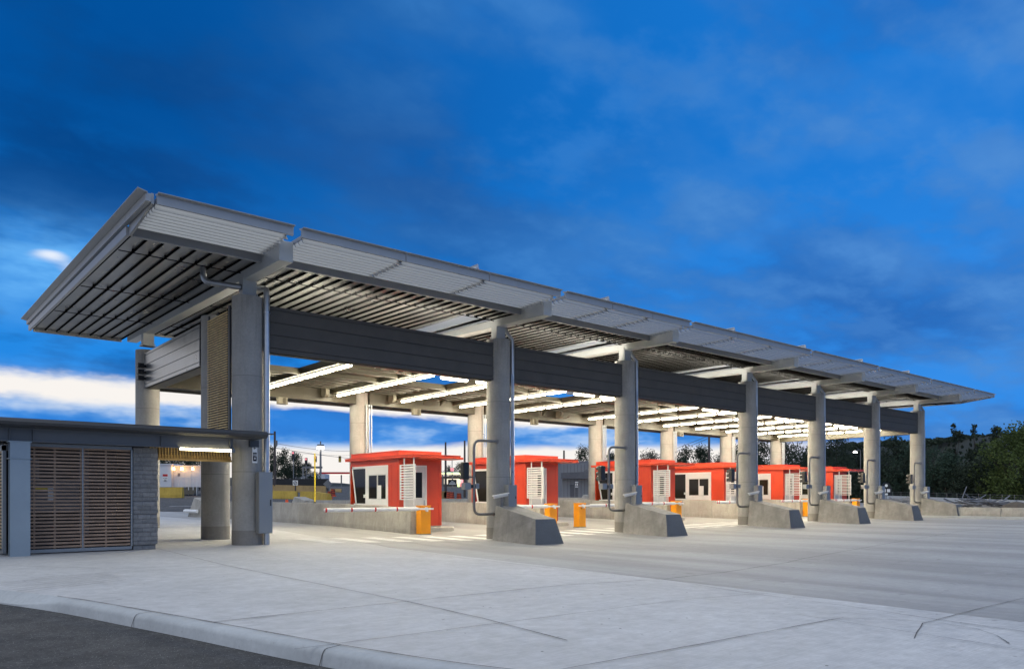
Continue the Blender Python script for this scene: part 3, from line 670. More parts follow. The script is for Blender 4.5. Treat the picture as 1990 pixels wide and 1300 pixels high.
# ================================================================== ISLANDS, WALLS, WEDGES
isl = {}
for i, c in enumerate(CXS[1:]):
    z = g(c, 4.5)
    o = ORD[i] + ' island from the left'
    # island kerb
    m = MB(); x0, x1 = c-.92, c+1.75
    pts = [(x0,4.95),(x1-.3,4.95),(x1,5.25),(x1,31),(x0,31)]
    m.prism(pts, 'z', z-.25, z+.20)
    t = tag(m.build('traffic_island', M['island'], None, bevel=.03), f'raised concrete kerb under the {ORD[i]} red booth from the left', 'traffic island', 'raised islands under the booths')
    # barrier wall along the left edge, segments with joints
    wl = thing('concrete_barrier', f'low concrete wall along the left edge of the {ORD[i]} booth island from left', 'barrier', (c-1.08, 4.0, 0), 'walls beside the booth islands')
    ys_ = [4.0, 6.1, 10.6, 14.5, 19.0, 23.5, 28.5]
    for a, b in zip(ys_, ys_[1:]):
        za, zb2 = g(c, a), g(c, b)
        sec = [(-.20,-.1),(.20,-.1),(.20,.16),(.10,.40),(.10,1.06),(-.10,1.06),(-.20,.22)]
        sec = [(-.20,-.1),(.22,-.1),(.22,.2),(.12,1.06),(-.09,1.06),(-.195,.20)]
        q = MB(); n = len(sec); taper = .12 if a == 4.0 else 0
        for (y, zz, s) in ((a+.006, za, 1), (b-.006, zb2, 0)):
            for (u, v) in sec: q.v.append((u, y-4.0+(taper*max(0,v) if s else 0), zz+v))
        q.f.append(tuple(range(n))[::-1]); q.f.append(tuple(n+j for j in range(n)))
        for j in range(n): jj = (j+1) % n; q.f.append((j, n+j, n+jj, jj)[::-1])
        q.build('wall_segment', M['barrier'], wl, bevel=.01)
    # far end wedge
    zz = g(c, 30)
    m = MB().hexa([(-.6,0,zz-.1),(.6,0,zz-.1),(.6,2.6,zz-.1),(-.6,2.6,zz-.1),(-.42,.1,zz+1.05),(.42,.1,zz+1.05),(.42,1.7,zz+1.3),(-.42,1.7,zz+1.3)])
    w = tag(m.build('concrete_wedge', M['barrier'], None, bevel=.02, loc=(c-1.0, 28.6, 0)), f'concrete block closing the far end of the {ORD[i]} booth island from the left', 'barrier', 'blocks at the far ends of the islands')
    if i == 0: MB().box(-.66,-.6,.3,2.9,zz+.28,zz+.52).cyl((-.7,.2,zz+.4),(-.7,2.8,zz+.4),.09,n=12).build('guard_pipe', M['white'], w)
    # near wedge in front of the column
    gz = [g(c-.65,-.5), g(c+.65,-.5), g(c,-2.75)]
    m = MB()
    b = [(-.66,-.46),(.68,-.46),(.68,-2.80),(-.66,-2.80)]
    tps = [(-.52,-.50,1.24),(.52,-.50,1.24),(.46,-2.58,.80),(-.46,-2.58,.80)]
    zt = g(c,-.5)
    P = [(u,v,g(c+u,v)-.03) for u, v in b][::-1] + [(u,v,zt+h) for u, v, h in tps][::-1]
    m.hexa(P)
    me = m.build('concrete_wedge', M['wedge'], None, bevel=.015, loc=(c,0,0)); me.data.materials.append(M['wedgeshade'])
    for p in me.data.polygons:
        if p.normal.y < -.8: p.material_index = 1  # front face gets a darker concrete colour, its shade painted in
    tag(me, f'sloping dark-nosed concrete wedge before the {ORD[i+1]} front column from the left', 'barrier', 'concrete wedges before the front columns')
    # camera on the wedge
    t = thing('security_camera', f'white bullet camera on a short post on the {ORD[i]} concrete wedge from the left', 'camera', (c-.40,-.66,zt+1.19), 'cameras on the wedges')
    a = MB().cyl((-.26,.10,.36),(.22,-.10,.46),.062,n=14); a.box(-.30,.26,-.0,.0,.0,.0) if 0 else None
    a.build('housing', M['offwhite'], t, smooth=True)
    q = MB(); q.prism([(-.09,.0),(.09,.0),(.075,.03),(-.075,.03)], 'y', -.3, .3)
    q.v = [(u*1.0, v, w2) for u, v, w2 in q.v]
    rot = Matrix.Rotation(math.atan2(-.2,.48)-pi/2, 4, 'Z'); q.v = [tuple(rot @ Vector(v) + Vector((-.02,0,.44+.2*(rot @ Vector(v)).x))) for v in q.v]
    q.build('sun_shield', M['offwhite'], t)
    MB().cyl((0,0,0),(0,0,.34),.028,n=10).cyl((0,0,-.02),(0,0,.05),.06,n=12).tube([(.02,0,.1),(.12,.0,.16),(.15,-.03,.3),(.08,0,.38)],.012,6).build('post', M['galv'], t)
    # bent guard pipe with signal head and reader on the left side of the column
    z = g(c,0)
    t = thing('guard_pipe', f'bent steel guard pipe on the left side of the {ORD[i+1]} front column from the left', 'guard rail', (c,0,z), 'bent guard pipes on the front columns')
    zl, zh = .92, 3.55
    MB().tube([(-.55,-.38,zh),(-1.42,-.38,zh),(-1.42,-.38,zl),(-.60,-.38,zl)],.05,12,bend=.28).build('pipe', M['guard'], t, smooth=True)
    MB().cyl((-.36,-.34,zh),(-.58,-.38,zh),.052,n=12).cyl((-.36,-.30,zl),(-.62,-.38,zl),.052,n=12).cyl((-.30,-.30,zh),(-.34,-.34,zh),.09,n=14).build('end_flange', M['guard'], t, smooth=True)
    t = thing('traffic_signal', f'dark signal head beside the {ORD[i+1]} front column from the left', 'traffic light', (c-1.75,-.30,z+2.15), 'signal heads beside the front columns')
    MB().box(-.13,.13,-.09,.11,0,.62).build('housing', M['black'], t, bevel=.04)
    m = MB()
    for k in (.1,.31,.52): m.tube([(0,.11,k),(0,.26,k-.01)],.085,10)
    m.build('visor', M['black'], t); MB().box(-.04,.36,-.03,.03,.06,.12).build('bracket', M['guard'], t)
    t = thing('card_reader', f'grey reader box on the guard pipe of the {ORD[i+1]} front column from left', 'reader box', (c-1.5,-.34,z+1.80), 'reader boxes on the guard pipes')
    MB().box(-.36,-.10,-.12,.12,0,.24).box(.14,.28,-.1,.1,.03,.22).build('casing', M['cabinet'], t, bevel=.012)
    MB().box(-.10,.14,-.05,.05,.06,.18).cyl((.08,-.07,.12),(.08,.07,.12),.07,n=12).build('clamp', M['black'], t)
    cab((c+.12,-.56,z+1.06), .40, .92, f'grey cabinet on the right side of the {ORD[i+1]} front column from the left', 'cabinets on the front columns')
# yellow marker posts on the walls
for i, c in enumerate(CXS[1:4]):
    z = g(c, 13)+1.05
    y = 13 if i == 0 else 15.2
    t = thing('marker_post', f'thin yellow marker post standing on the {ORD[i]} island wall from the left', 'post', (c-1.08, y, z), 'yellow posts on the walls')
    MB().cyl((0,0,0),(0,0,2.45),.035,n=10).build('tube', M['yellow'], t, smooth=True); MB().cyl((0,0,-.02),(0,0,.08),.075,.05,n=12).build('foot', M['black'], t)
# ================================================================== BOOTHS
def booth(c, z, lab, near):
    """local origin at island top, column line x=0; faces: -y door side, -x window side"""
    t = thing('toll_booth', lab, 'booth', (c, 0, z), 'red inspection booths under the canopy')
    xa, xb, ya, yb, H = -.87, 1.27, 5.5, 9.75, 2.92
    w = MB()
    w.box(xa+.03, xb, ya+.05, ya+.09, .10, H) if 0 else None
    # wall shell (thin boxes): right, back, left above/below window, front
    w.box(xb-.05, xb, ya, yb, .08, H); w.box(xa, xb-.05, yb-.05, yb, .08, H)
    w.box(xa, xa+.05, ya+.10, 6.40, .08, H)          # red panel beside corner
    w.box(xa, xa+.05, 6.40, yb-.05, 2.68, H)
    w.box(1.27-.86+.06, xb-.05, ya, ya+.05, .08, H)      # front right panel
    w.box(xa+.05, -.62, ya, ya+.05, .08, H); w.box(-.62, .47, ya, ya+.05, 2.66, H)
    w.box(xa+.06, xb-.06, ya+.06, yb-.06, .08, .10)
    q = w; w.mark(M['armr']); q.box(xa-.008, xa, ya+.14, ya+.15, .1, H-.2) ; q.box(xa-.008, xa, 6.12, 6.13, .1, H-.2); q.box(xa-.01, xa, ya+.1, 6.4, 2.66, 2.672); q.box(xb-.16,xb-.15,ya-.006,ya,.1,H-.1); q.box(.47,xb,ya-.006,ya,2.62,2.632)
    q.box(xa-.008,xa,8.0,8.01,2.7,H)
    w.build('wall', M['red'], t)
    # corner trim
    MB().box(xa-.02, xa+.10, ya-.03, ya+.10, .06, H-.01).build('corner_trim', M['red'], t, bevel=.02)
    MB().box(xa+.02, xb-.02, ya+.02, yb-.02, -.02, .08).build('plinth', M['island'], t)
    # roof: thin canopy slab and fascia box
    r = MB(); r.box(xa-.20, xb+.02, 4.12, yb+.15, H, H+.11); r.box(xb+.02, xb+.52, 4.6, 5.6, H+.0, H+.09) 
    r.box(xa-.22, xb+.03, 4.10, yb+.17, H+.11, H+.135)
    ro = r.build('roof', M['redroof'], t, bevel=.008)
    MB().box(xa-.02, xb-.02, ya-.02, yb-.1, H+.135, H+.33).build('parapet', M['red'], ro, bevel=.01)
    MB().box(xa-.03, xb-.01, ya-.03, yb-.09, H+.33, H+.345).build('cap_flashing', M['redroof'], ro)
    # window wall on the left
    f = MB(); X = xa-.015; X2 = xa+.05
    f.box(X, X2, 6.40, 6.50, .70, 2.68); f.box(X, X2, 6.50, 9.55, 2.58, 2.68); f.box(X, X2, 6.50, 9.4, .95, 1.02); f.box(X, X2, 8.20, 8.34, 1.02, 2.58)
    f.box(X, X2, 6.50, 8.20, 2.30, 2.58); f.box(X+.01, X2, 6.5, 6.56, 1.02, 2.3); f.box(X+.01,X2,8.12,8.2,1.02,2.3)
    f.box(X+.01, X2, 6.56, 8.12, 1.02, 1.2)
    for k in range(5): f.box(X+.015, X2, 6.5, 9.3, .70+k*.05, .735+k*.05)
    wf = f.build('window_frame', M['white'], t)
    s = MB(); s.box(X+.02, X+.045, 6.58, 6.62, 1.2, 2.3); s.box(X+.005, X+.04, 7.28, 7.34, 1.2, 2.3); s.box(X+.02, X+.045, 8.08, 8.12, 1.2, 2.3); s.box(X+.02,X+.045,6.6,8.1,2.26,2.3); s.box(X+.02,X+.045,6.6,8.1,1.2,1.24)
    s.build('sliding_sash', M['offwhite'], wf)
    MB().box(X+.03, X+.035, 6.6, 8.1, 1.22, 2.28).build('glass_pane', M['glass'], wf)
    # raked end glass
    gmb = MB(); gmb.prism([(8.34,2.58),(9.52,2.58),(9.16,1.02),(8.34,1.02)], 'x', X+.02, X+.03); gmb.build('glass_pane', M['glass'], wf)
    MB().prism([(9.52,2.60),(9.60,2.60),(9.24,.95),(9.16,.95)], 'x', X, X+.05).build('raked_mullion', M['white'], wf)
    MB().box(X-.006, X, 6.95, 7.27, 1.24, 1.82).build('notice_sheet', M['white'], t)
    MB().box(X-.05, X, 8.3, 8.42, 1.28, 1.42).build('intercom', M['offwhite'], t)
    MB().box(X-.10,X-.03,6.66,8.02,2.20,2.235).build('reflected_light_strip', M['offwhite'], wf) if 0 else None
    # door
    y = ya
    d = MB(); d.box(-.58, .43, y+.005, y+.045, .1, 2.60); dr = d.build('door', M['offwhite'], t)
    e = MB(); e.box(-.64,-.58,y-.02,y+.05,.08,2.66); e.box(.43,.49,y-.02,y+.05,.08,2.66); e.box(-.58,.43,y-.02,y+.05,2.60,2.66); e.build('door_frame', M['white'], t)
    MB().box(-.10,.26,y-.004,y+.0045,1.28,2.36).build('door_glass', M['glass'], dr)
    e = MB()
    for (a,b2,c2,d2) in ((-.13,-.10,1.25,2.39),(.26,.29,1.25,2.39)): e.box(a,b2,y-.012,y+.004,c2,d2)
    e.box(-.13,.29,y-.012,y+.004,2.36,2.39); e.box(-.13,.29,y-.012,y+.004,1.25,1.28); e.box(-.42,.28,y-.006,y+.004,.35,.37); e.box(-.42,.28,y-.006,y+.004,1.03,1.05); e.box(-.42,-.40,y-.006,y+.004,.37,1.03); e.box(.26,.28,y-.006,y+.004,.37,1.03)
    e.build('door_moulding', M['offwhite'], dr)
    MB().box(.34,.39,y-.012,y+.0,.92,1.18).cyl((.365,y-.012,1.0),(.365,y-.07,1.0),.013,n=8).box(.28,.38,y-.075,y-.06,.985,1.01).build('handle', M['pipe'], dr)
    MB().box(.51,.56,y-.03,y,.80,.93).build('keypad', M['black'], t)
    # white louvre screen hung before the door
    X = -1.02; a, b2, z0, z1 = 4.06, 5.18, 1.20, 2.64
    sc_ = MB(); sc_.box(X-.03,X+.03,a,a+.045,z0,z1); sc_.box(X-.03,X+.03,b2-.045,b2,z0,z1); sc_.box(X-.03,X+.03,a+.045,b2-.045,z1-.04,z1); sc_.box(X-.03,X+.03,a+.045,b2-.045,z0,z0+.04)
    for k in range(12): zz = z0+.10+k*.108; sc_.box(X-.025,X+.025,a+.045,b2-.045,zz,zz+.05)
    so = sc_.build('louver_screen', M['white'], t)
    MB().box(X+.03,X+.07,a+.15,a+.19,.0,H).box(X+.03,X+.07,b2-.25,b2-.21,.0,H).build('screen_post', M['white'], so)
    return t
for i, c in enumerate(CXS[1:]):
    b = booth(c, g(c,4.5)+.18, f'orange-red booth with white windows, {ORD[i]} from the left under the canopy', i < 2)
# ================================================================== BARRIER GATES
def gate(c, dx, side, lab, L=4.45):
    z = g(c+dx, 3.8)
    t = thing('barrier_gate', lab, 'barrier gate', (c+dx, 3.83, z), 'orange barrier gates at the booth islands')
    MB().box(-.22,.24,-.18,.18,.02,1.12).build('cabinet', M['orange'], t, bevel=.012)
    MB().box(-.235,.255,-.195,.195,1.12,1.16).build('lid', M['orange'], t, bevel=.01)
    MB().box(-.235,.255,-.195,.195,-.04,.03).build('base_plate', M['galv'], t)
    if side > 0: MB().cyl((-.08,-.185,.9),(-.08,-.19,.9),.03,n=12).build('lock', M['black'], t)
    s = side; y = -.26; az = 1.03
    MB().box(min(-.3*s,.35*s),max(-.3*s,.35*s),y-.04,y+.03,az-.035,az+.035).cyl((0,-.18,az),(0,y,az),.07,n=14).box(-.04,.04,y-.05,y+.03,az-.11,az-.03).build('arm_clamp', M['armw'], t)
    segs = [(.32,.48,.03,.075),(.48,L-.06,.075,.075),(L-.06,L,.075,.03)]
    m = MB()
    for a, b, r0, r1 in segs:
        n = 16; b0 = len(m.v)
        for (x, r) in ((a, r0), (b, r1)):
            for k in range(n): tt = 2*pi*k/n; m.v.append((x*s, y+cos(tt)*r*.55, az+sin(tt)*r))
        for k in range(n): j = (k+1) % n; f = (b0+k, b0+j, b0+n+j, b0+n+k); m.f.append(f if s > 0 else f[::-1])
        m.f.append(tuple(b0+k for k in range(n))); m.f.append(tuple(b0+n+k for k in range(n))[::-1])
    arm = m.build('arm', M['armw'], t, smooth=True)
    xs = [1.35, 2.3, 3.3, L-.12] if s < 0 else [1.5, 2.5, 3.5, L-.12]
    for x in xs:
        m = MB(); n = 16; b0 = len(m.v)
        for (u, dr) in ((x, 0), (x+.07, 0)):
            for k in range(n): tt = 2*pi*k/n; m.v.append((u*s, y+cos(tt)*.044, az+sin(tt)*.079))
        for k in range(n): j = (k+1) % n; f = (b0+k, b0+j, b0+n+j, b0+n+k); m.f.append(f if s > 0 else f[::-1])
        m.f.append(tuple(b0+k for k in range(n))); m.f.append(tuple(b0+n+k for k in range(n))[::-1])
        m.build('red_band', M['armr'], arm)
    return t
for i, c in enumerate(CXS[1:]):
    gate(c, -.78, -1, f'orange gate cabinet with white arm to the left, at the {ORD[i]} booth from the left', 4.45 if i in (0,2) else 3.6)
gate(16.35, 1.1, 1, 'orange gate cabinet with its white arm pointing right, beside the second booth from the left', 3.8)
# ================================================================== SURROUNDINGS
VX, VY, VH, VF = -8.339, -21.896, 1.4, 1479.5; SA, CA = sin(radians(39.996)), cos(radians(39.996))
def at(px, D):    # ground position seen at a bearing, D metres deep
    u = (px-995)/VF; return VX+(SA+u*CA)*D, VY+(CA-u*SA)*D
def hz(y, D): return VH + (963.9-y)/VF*D
def text_mesh(s, size, mat, parent, loc, rot, align='CENTER', depth=.004, name='lettering'):
    cu = bpy.data.curves.new(name, 'FONT'); cu.body = s; cu.size = size; cu.extrude = depth; cu.align_x = align; cu.resolution_u = 2
    o = bpy.data.objects.new('t', cu); COL.objects.link(o); dg = bpy.context.evaluated_depsgraph_get()
    me = bpy.data.meshes.new_from_object(o.evaluated_get(dg)); bpy.data.objects.remove(o)
    me.materials.clear(); me.materials.append(mat); q = bpy.data.objects.new(name, me); COL.objects.link(q); q.parent = parent; q.location = loc; q.rotation_euler = rot; return q
# ---- trees
def crown_mesh(seed, n, h, w, kind='round', leaf=.22):
    rnd = random.Random(seed); m = MB(); cl = []
    nb = 26 if kind == 'round' else 22
    for i in range(nb):
        t = rnd.random()**.8
        if kind == 'spire': rr = (1-t)**.75*.9+.04; z = .08+.92*t
        elif kind == 'shrub': rr = sqrt(max(0, 1-(t*1.0)**2))*.95; z = .02+.9*t
        else: rr = sqrt(max(0, 1-((t-.42)/.6)**2)); z = .12+.85*t
        a = rnd.uniform(0, 2*pi); q = sqrt(rnd.random())
        cl.append((cos(a)*rr*q*w/2, sin(a)*rr*q*w/2, z*h, rnd.uniform(.10,.22)*w*(.55 if kind == 'spire' and t > .6 else 1)))
    for i in range({'spire': 7, 'shrub': 10, 'round': 6}[kind]):       # leaders and shoots that break the outline
        a = rnd.uniform(0, 2*pi); q = rnd.uniform(0, .3 if kind == 'spire' else .42)*w; top = h*(rnd.uniform(.78,1.03) if q < .2*w else rnd.uniform(.6,.86))
        for k in range(5): t = k/4; cl.append((cos(a)*q*(1+.1*t)+rnd.gauss(0,.02*w), sin(a)*q*(1+.1*t)+rnd.gauss(0,.02*w), top*(.66+.34*t), w*((.06-.045*t) if kind == 'spire' else (.085-.06*t))))
    tot = sum(c[3]**2 for c in cl)
    for (cx_, cy_, cz, r) in cl:
        for _ in range(max(12, int(n*r*r/tot))):
            v = Vector((rnd.gauss(0,1), rnd.gauss(0,1), rnd.gauss(0,.8))).normalized()*r*rnd.uniform(.35,1.12)
            p = Vector((cx_, cy_, cz))+v; s = leaf*rnd.uniform(.6,1.4)
            u = Vector((rnd.gauss(0,1), rnd.gauss(0,1), rnd.gauss(0,1))).normalized(); x = u.orthogonal().normalized(); y = u.cross(x)
            m.quad(p-x*s*.5, p-y*s*.32, p+x*s*.5, p+y*s*.32)
    return m, cl
protos = {}
def proto(kind, v, mat):
    key = (kind, v, mat)
    if key in protos: return protos[key]
    h, w = 10, (8 if kind == 'round' else 5.5 if kind == 'spire' else 9)
    m, cl = crown_mesh(hash((v*7+3)) % 1000 + len(kind), 3800, h, w, kind, .34)
    me = bpy.data.meshes.new('crown'); me.from_pydata(m.v, [], m.f); me.materials.append(M[mat])
    t = MB(); t.tube([(0,0,-.6),(.05,.02,1.5),(.12,-.05,4),(0,0,7.6)], [.2,.16,.11,.03], 8)
    for (a, b, c, r) in cl[:11]: t.tube([(0,0,min(c*.45, 5)),(a*.5,b*.5,c*.75),(a,b,c)], [.07,.045,.015], 5)
    tm = bpy.data.meshes.new('trunk'); tm.from_pydata(t.v, [], t.f); tm.materials.append(M['bark'])
    protos[key] = (me, tm, w); return protos[key]
def tree(px, ytop, D, wpx, kind, v, mat, label, group, zb_=None, name='tree'):
    x, y = at(px, D); z = g(x, y) if zb_ is None else zb_
    H = hz(ytop, D)-z; W = wpx/VF*D
    me, tm, w = proto(kind, v, mat)
    t = thing(name, label, 'tree', (x, y, z), group, rz=(px*1.7) % 6.28)
    for nm, q in (('crown', me), ('trunk', tm)):
        o = bpy.data.objects.new(nm, q); COL.objects.link(o); o.parent = t; o.scale = (W/w, W/w, H/10.0)
    return t
TR = 'dark trees beyond the right end of the canopy'
RT = [ # right-hand thicket
 (1585,866,115,70,'round',1,'leafd','dark tree behind the fifth red booth'),(1626,846,100,62,'round',2,'leafd','tall dark tree standing left of the sixth front column'),(1668,868,120,60,'shrub',3,'leafd','low dark tree behind the sixth front column'),
 (1742,842,72,90,'round',4,'leafd','dark bare-twigged tree between the last two front columns'),(1712,872,84,60,'shrub',5,'leafd','dark bush-like tree at the left of the last bay'),(1772,868,76,70,'round',6,'leafb','bluish tree directly behind the last front column'),
 (1815,868,70,80,'shrub',7,'leafb','broad bluish tree just right of the last downpipe'),(1857,822,84,66,'spire',8,'leafd','pointed dark tree with spiky top, left of two beyond the rubble'),(1896,822,80,62,'spire',9,'leafd','pointed dark tree with spiky top, right of two beyond the rubble'),
 (1838,880,62,90,'shrub',10,'leafb','low round bluish bush behind the rubble pile'),(1935,832,76,80,'spire',11,'leafd','ragged dark tree behind the yellow-green one'),(1962,838,56,120,'round',12,'leafg','large yellow-green tree at the right edge of the photo'),
 (1905,880,60,90,'shrub',13,'leafd','dark thicket tree left of the yellow-green tree'),(2010,830,62,110,'round',1,'leafg','yellow-green tree partly cut by the right edge'),(1790,905,60,70,'shrub',3,'leafd','low dark bush behind the far wall'),
 (1873,905,54,90,'shrub',5,'leafd','low dark bush in the middle of the far thicket'),(1945,905,50,90,'shrub',10,'leafg','low green bush below the yellow-green tree'),(1755,910,66,80,'shrub',13,'leafb','low bush between the last two front columns'),
 (1990,900,50,80,'shrub',7,'leafg','low green bush at the right edge')]
def wallD(px): return 86-28*(px-1690)/420
for px, yt, D, w, k, v, mt, lab in RT:
    D = max(D, wallD(px)+4) if px > 1690 else D; tree(px, yt, D, w, k, v, mt, lab, TR, zb_=g(*at(px,D))+.2)
MT = 'trees behind the booths'
for i, (px, yt, D, w, k, v, mt, lab) in enumerate([
 (1130,874,110,46,'round',6,'leafd','dark tree rising behind the grey building'),(1262,879,130,46,'round',2,'leafd','small dark tree left of the fifth rear column'),(1327,868,118,70,'round',4,'leafd','bushy dark tree right of the fourth front column gap'),(1368,872,125,60,'round',1,'leafd','dark tree beside the utility pole behind the booths'),
 (1400,884,130,60,'shrub',3,'leafd','low dark tree right of the utility pole'),(1432,872,125,60,'round',12,'leafd','dark tree behind the fourth front column'),(1482,862,112,66,'round',6,'leafd','dark tree left of the last rear column'),(1533,862,112,72,'round',2,'leafd','dark rounded tree right of the last rear column'),
 (1568,872,118,60,'shrub',7,'leafd','dark tree behind the fifth front column'),(1295,882,135,60,'shrub',5,'leafd','low dark tree behind the third booth'),(1228,890,150,50,'shrub',10,'leafd','faint low tree behind the third front column'),
 (875,905,190,34,'round',4,'leafd','dark tree behind the filling station sign'),(893,903,185,34,'round',6,'leafd','dark tree right of the filling station sign'),(1190,884,140,50,'round',1,'leafd','dark tree between the grey building and third column')]):
    tree(px, yt, D, w, k, v, mt, lab, MT)
LT = 'dark trees on the left skyline'
for i, (px, yt, D, w, k, v, mt, lab) in enumerate([
 (515,866,150,60,'round',2,'leafd','tall dark tree left of the utility pole'),(548,872,150,50,'round',4,'leafd','dark tree right of the utility pole'),(572,884,150,46,'round',6,'leafd','dark tree behind the red signal mast'),(594,902,155,40,'round',1,'leafd','dark lower tree near the gantry'),
 (560,900,140,50,'shrub',3,'leafd','low dark bush below the skyline trees'),(530,900,140,50,'shrub',5,'leafd','low dark bush beside the pole foot'),(610,916,160,40,'shrub',7,'leafd','last low tree of the left skyline'),
 (330,880,100,60,'round',12,'leafd','dark tree behind the white trailer'),(362,884,105,60,'shrub',10,'leafd','dark bush behind the trailer lamps'),(388,880,100,50,'round',2,'leafd','dark tree beside the trailer'),(405,885,100,50,'shrub',13,'leafd','dark bush right of the trailer'),(300,880,100,60,'round',6,'leafd','dark tree left of the trailer')]):
    tree(px, yt, D, w, k, v, mt, lab, LT)
# wooded ridge
def ridge(name, pts, depth, base, mat):
    m = MB(); n = 0
    for i in range(len(pts)-1):
        (p0,y0,D0), (p1,y1,D1) = pts[i], pts[i+1]
        for s in range(12):
            t = s/12; px = p0+(p1-p0)*t; D = D0+(D1-D0)*t; y = y0+(y1-y0)*t + random.uniform(-.5,.5)
            prof = [(0,0),(.35,.55),(.7,.9),(1,1),(1.8,.9),(3,.3)]
            for (d, hh) in prof:
                X, Y = at(px, D+(d-1)*depth); Z = base+(hz(y, D)-base)*hh+random.uniform(-.1,.1)*hh; m.v.append((X, Y, Z))
            n += 1
    for i in range(n-1):
        for j in range(5): m.f.append((i*6+j, (i+1)*6+j, (i+1)*6+j+1, i*6+j+1))
    return tag(m.build(name, mat, smooth=True), kind='structure')
ridge('hill', [(1560,885,170),(1640,864,150),(1700,858,140),(1790,858,130),(1830,852,125),(1900,846,120),(2000,842,110),(2200,838,100)], 30, 0, M['hill'])
ridge('far_ground_rise', [(-200,925,400),(500,928,400),(700,941,420),(1000,938,420),(1250,905,300),(1600,900,260)], 60, 1.5, M['hill'])
# brushwood filling the gaps between the right-hand trees: uncountable
m = MB(); rnd = random.Random(5)
for i in range(26000):
    t = rnd.random(); px = 1470+t*560; D = wallD(px)+rnd.uniform(3, 26) if px > 1690 else rnd.uniform(105, 128)
    X, Y = at(px, D); zb0 = g(X, Y); hh = (4.5 if px > 1690 else 6.5)*(.7+.3*sin(px*.07)+.2*sin(px*.031))
    z = zb0+hh*rnd.random()**.8; s = rnd.uniform(.3,.6)
    u = Vector((rnd.gauss(0,1), rnd.gauss(0,1), rnd.gauss(0,1))).normalized(); x = u.orthogonal().normalized(); y = u.cross(x); p = Vector((X, Y, z))
    m.quad(p-x*s*.5, p-y*s*.35, p+x*s*.5, p+y*s*.35)
for i in range(7000):
    px = 1640+rnd.random()*380; y = lin(px, [(1640,864),(1700,858),(1790,858),(1830,852),(1900,846),(2000,842)]); D = rnd.uniform(112,122)
    X, Y = at(px, D); z = hz(y + rnd.uniform(-7,10)*(.4+.6*abs(sin(px*.13)*sin(px*.041))) + 3, D); s = rnd.uniform(.3,.55)
    u = Vector((rnd.gauss(0,1), rnd.gauss(0,1), rnd.gauss(0,1))).normalized(); x = u.orthogonal().normalized(); y = u.cross(x); p = Vector((X, Y, z))
    m.quad(p-x*s*.5, p-y*s*.35, p+x*s*.5, p+y*s*.35)
tag(m.build('undergrowth', M['leafd']), 'dark undergrowth filling the gaps between the trees on the right', 'undergrowth', kind='stuff')
# ---- right side walls, rubble
def wallseg(name, p0, p1, h, w, mat, label, z0=None, z1=None, joints=0, grp=None):
    x0, y0 = p0; x1, y1 = p1; d = Vector((x1-x0, y1-y0, 0)); L = d.length; d.normalize(); a = math.atan2(d.y, d.x)
    z0 = g(x0, y0) if z0 is None else z0; z1 = g(x1, y1) if z1 is None else z1
    t = thing(name, label, 'barrier', (x0, y0, z0), grp, rz=a); n = max(1, joints)
    for i in range(n):
        q = MB(); xa, xb = L*i/n+.008, L*(i+1)/n-.008
        for X in (xa, xb):
            zz = (z1-z0)*X/L
            for (u, v) in [(-w/2,-.15),(w/2,-.15),(w/2,.16),(w*.25,h),(-w*.25,h),(-w/2,.16)]: q.v.append((X, u, zz+v))
        q.f.append((0,1,2,3,4,5)[::-1]); q.f.append((6,7,8,9,10,11))
        for j in range(6): q.f.append((j, (j+1)%6, 6+(j+1)%6, 6+j))
        q.build('wall_segment', mat, t, bevel=.01)
    return t
wallseg('concrete_barrier', (45.75,-22), (45.75,-.9), .56, .5, M['barrier'], 'low concrete wall along the kerb at the right, nearest to the rubble', .13, .13, 5)
wallseg('concrete_barrier', at(1690,86), at(2110,58), .78, .5, M['kerb'], 'pale concrete wall behind the rubble, with a small orange sign', .75, .12, 10)
a0 = Vector((*at(1690,87),0)); a1 = Vector((*at(2110,59),0)); t = thing('wire_fence', 'thin wire fence along the top of the pale far wall', 'fence', (0,0,0)); m = MB()
for i in range(21): p = a0.lerp(a1, i/20); zt = 1.45+(.82-1.45)*i/20; m.tube([(p.x,p.y,zt-.6),(p.x,p.y,zt+.55)], .02, 6)
m.build('post', M['galv'], t); m = MB()
for dz in (.5,.3,.1): m.tube([(a0.x,a0.y,1.45+dz),(a1.x,a1.y,.82+dz)], .012, 4)
m.build('wire', M['galv'], t)
x, y = at(1917, 69.5); t = thing('small_sign', 'small orange sign on the pale far wall', 'sign', (x, y, .45), rz=radians(-58)); MB().box(-.45,.45,-.3,-.27,.05,.55).build('plate', M['conered'], t); MB().box(-.3,.3,-.31,-.3,.2,.28).box(-.3,.3,-.31,-.3,.34,.42).build('print', M['black'], t)
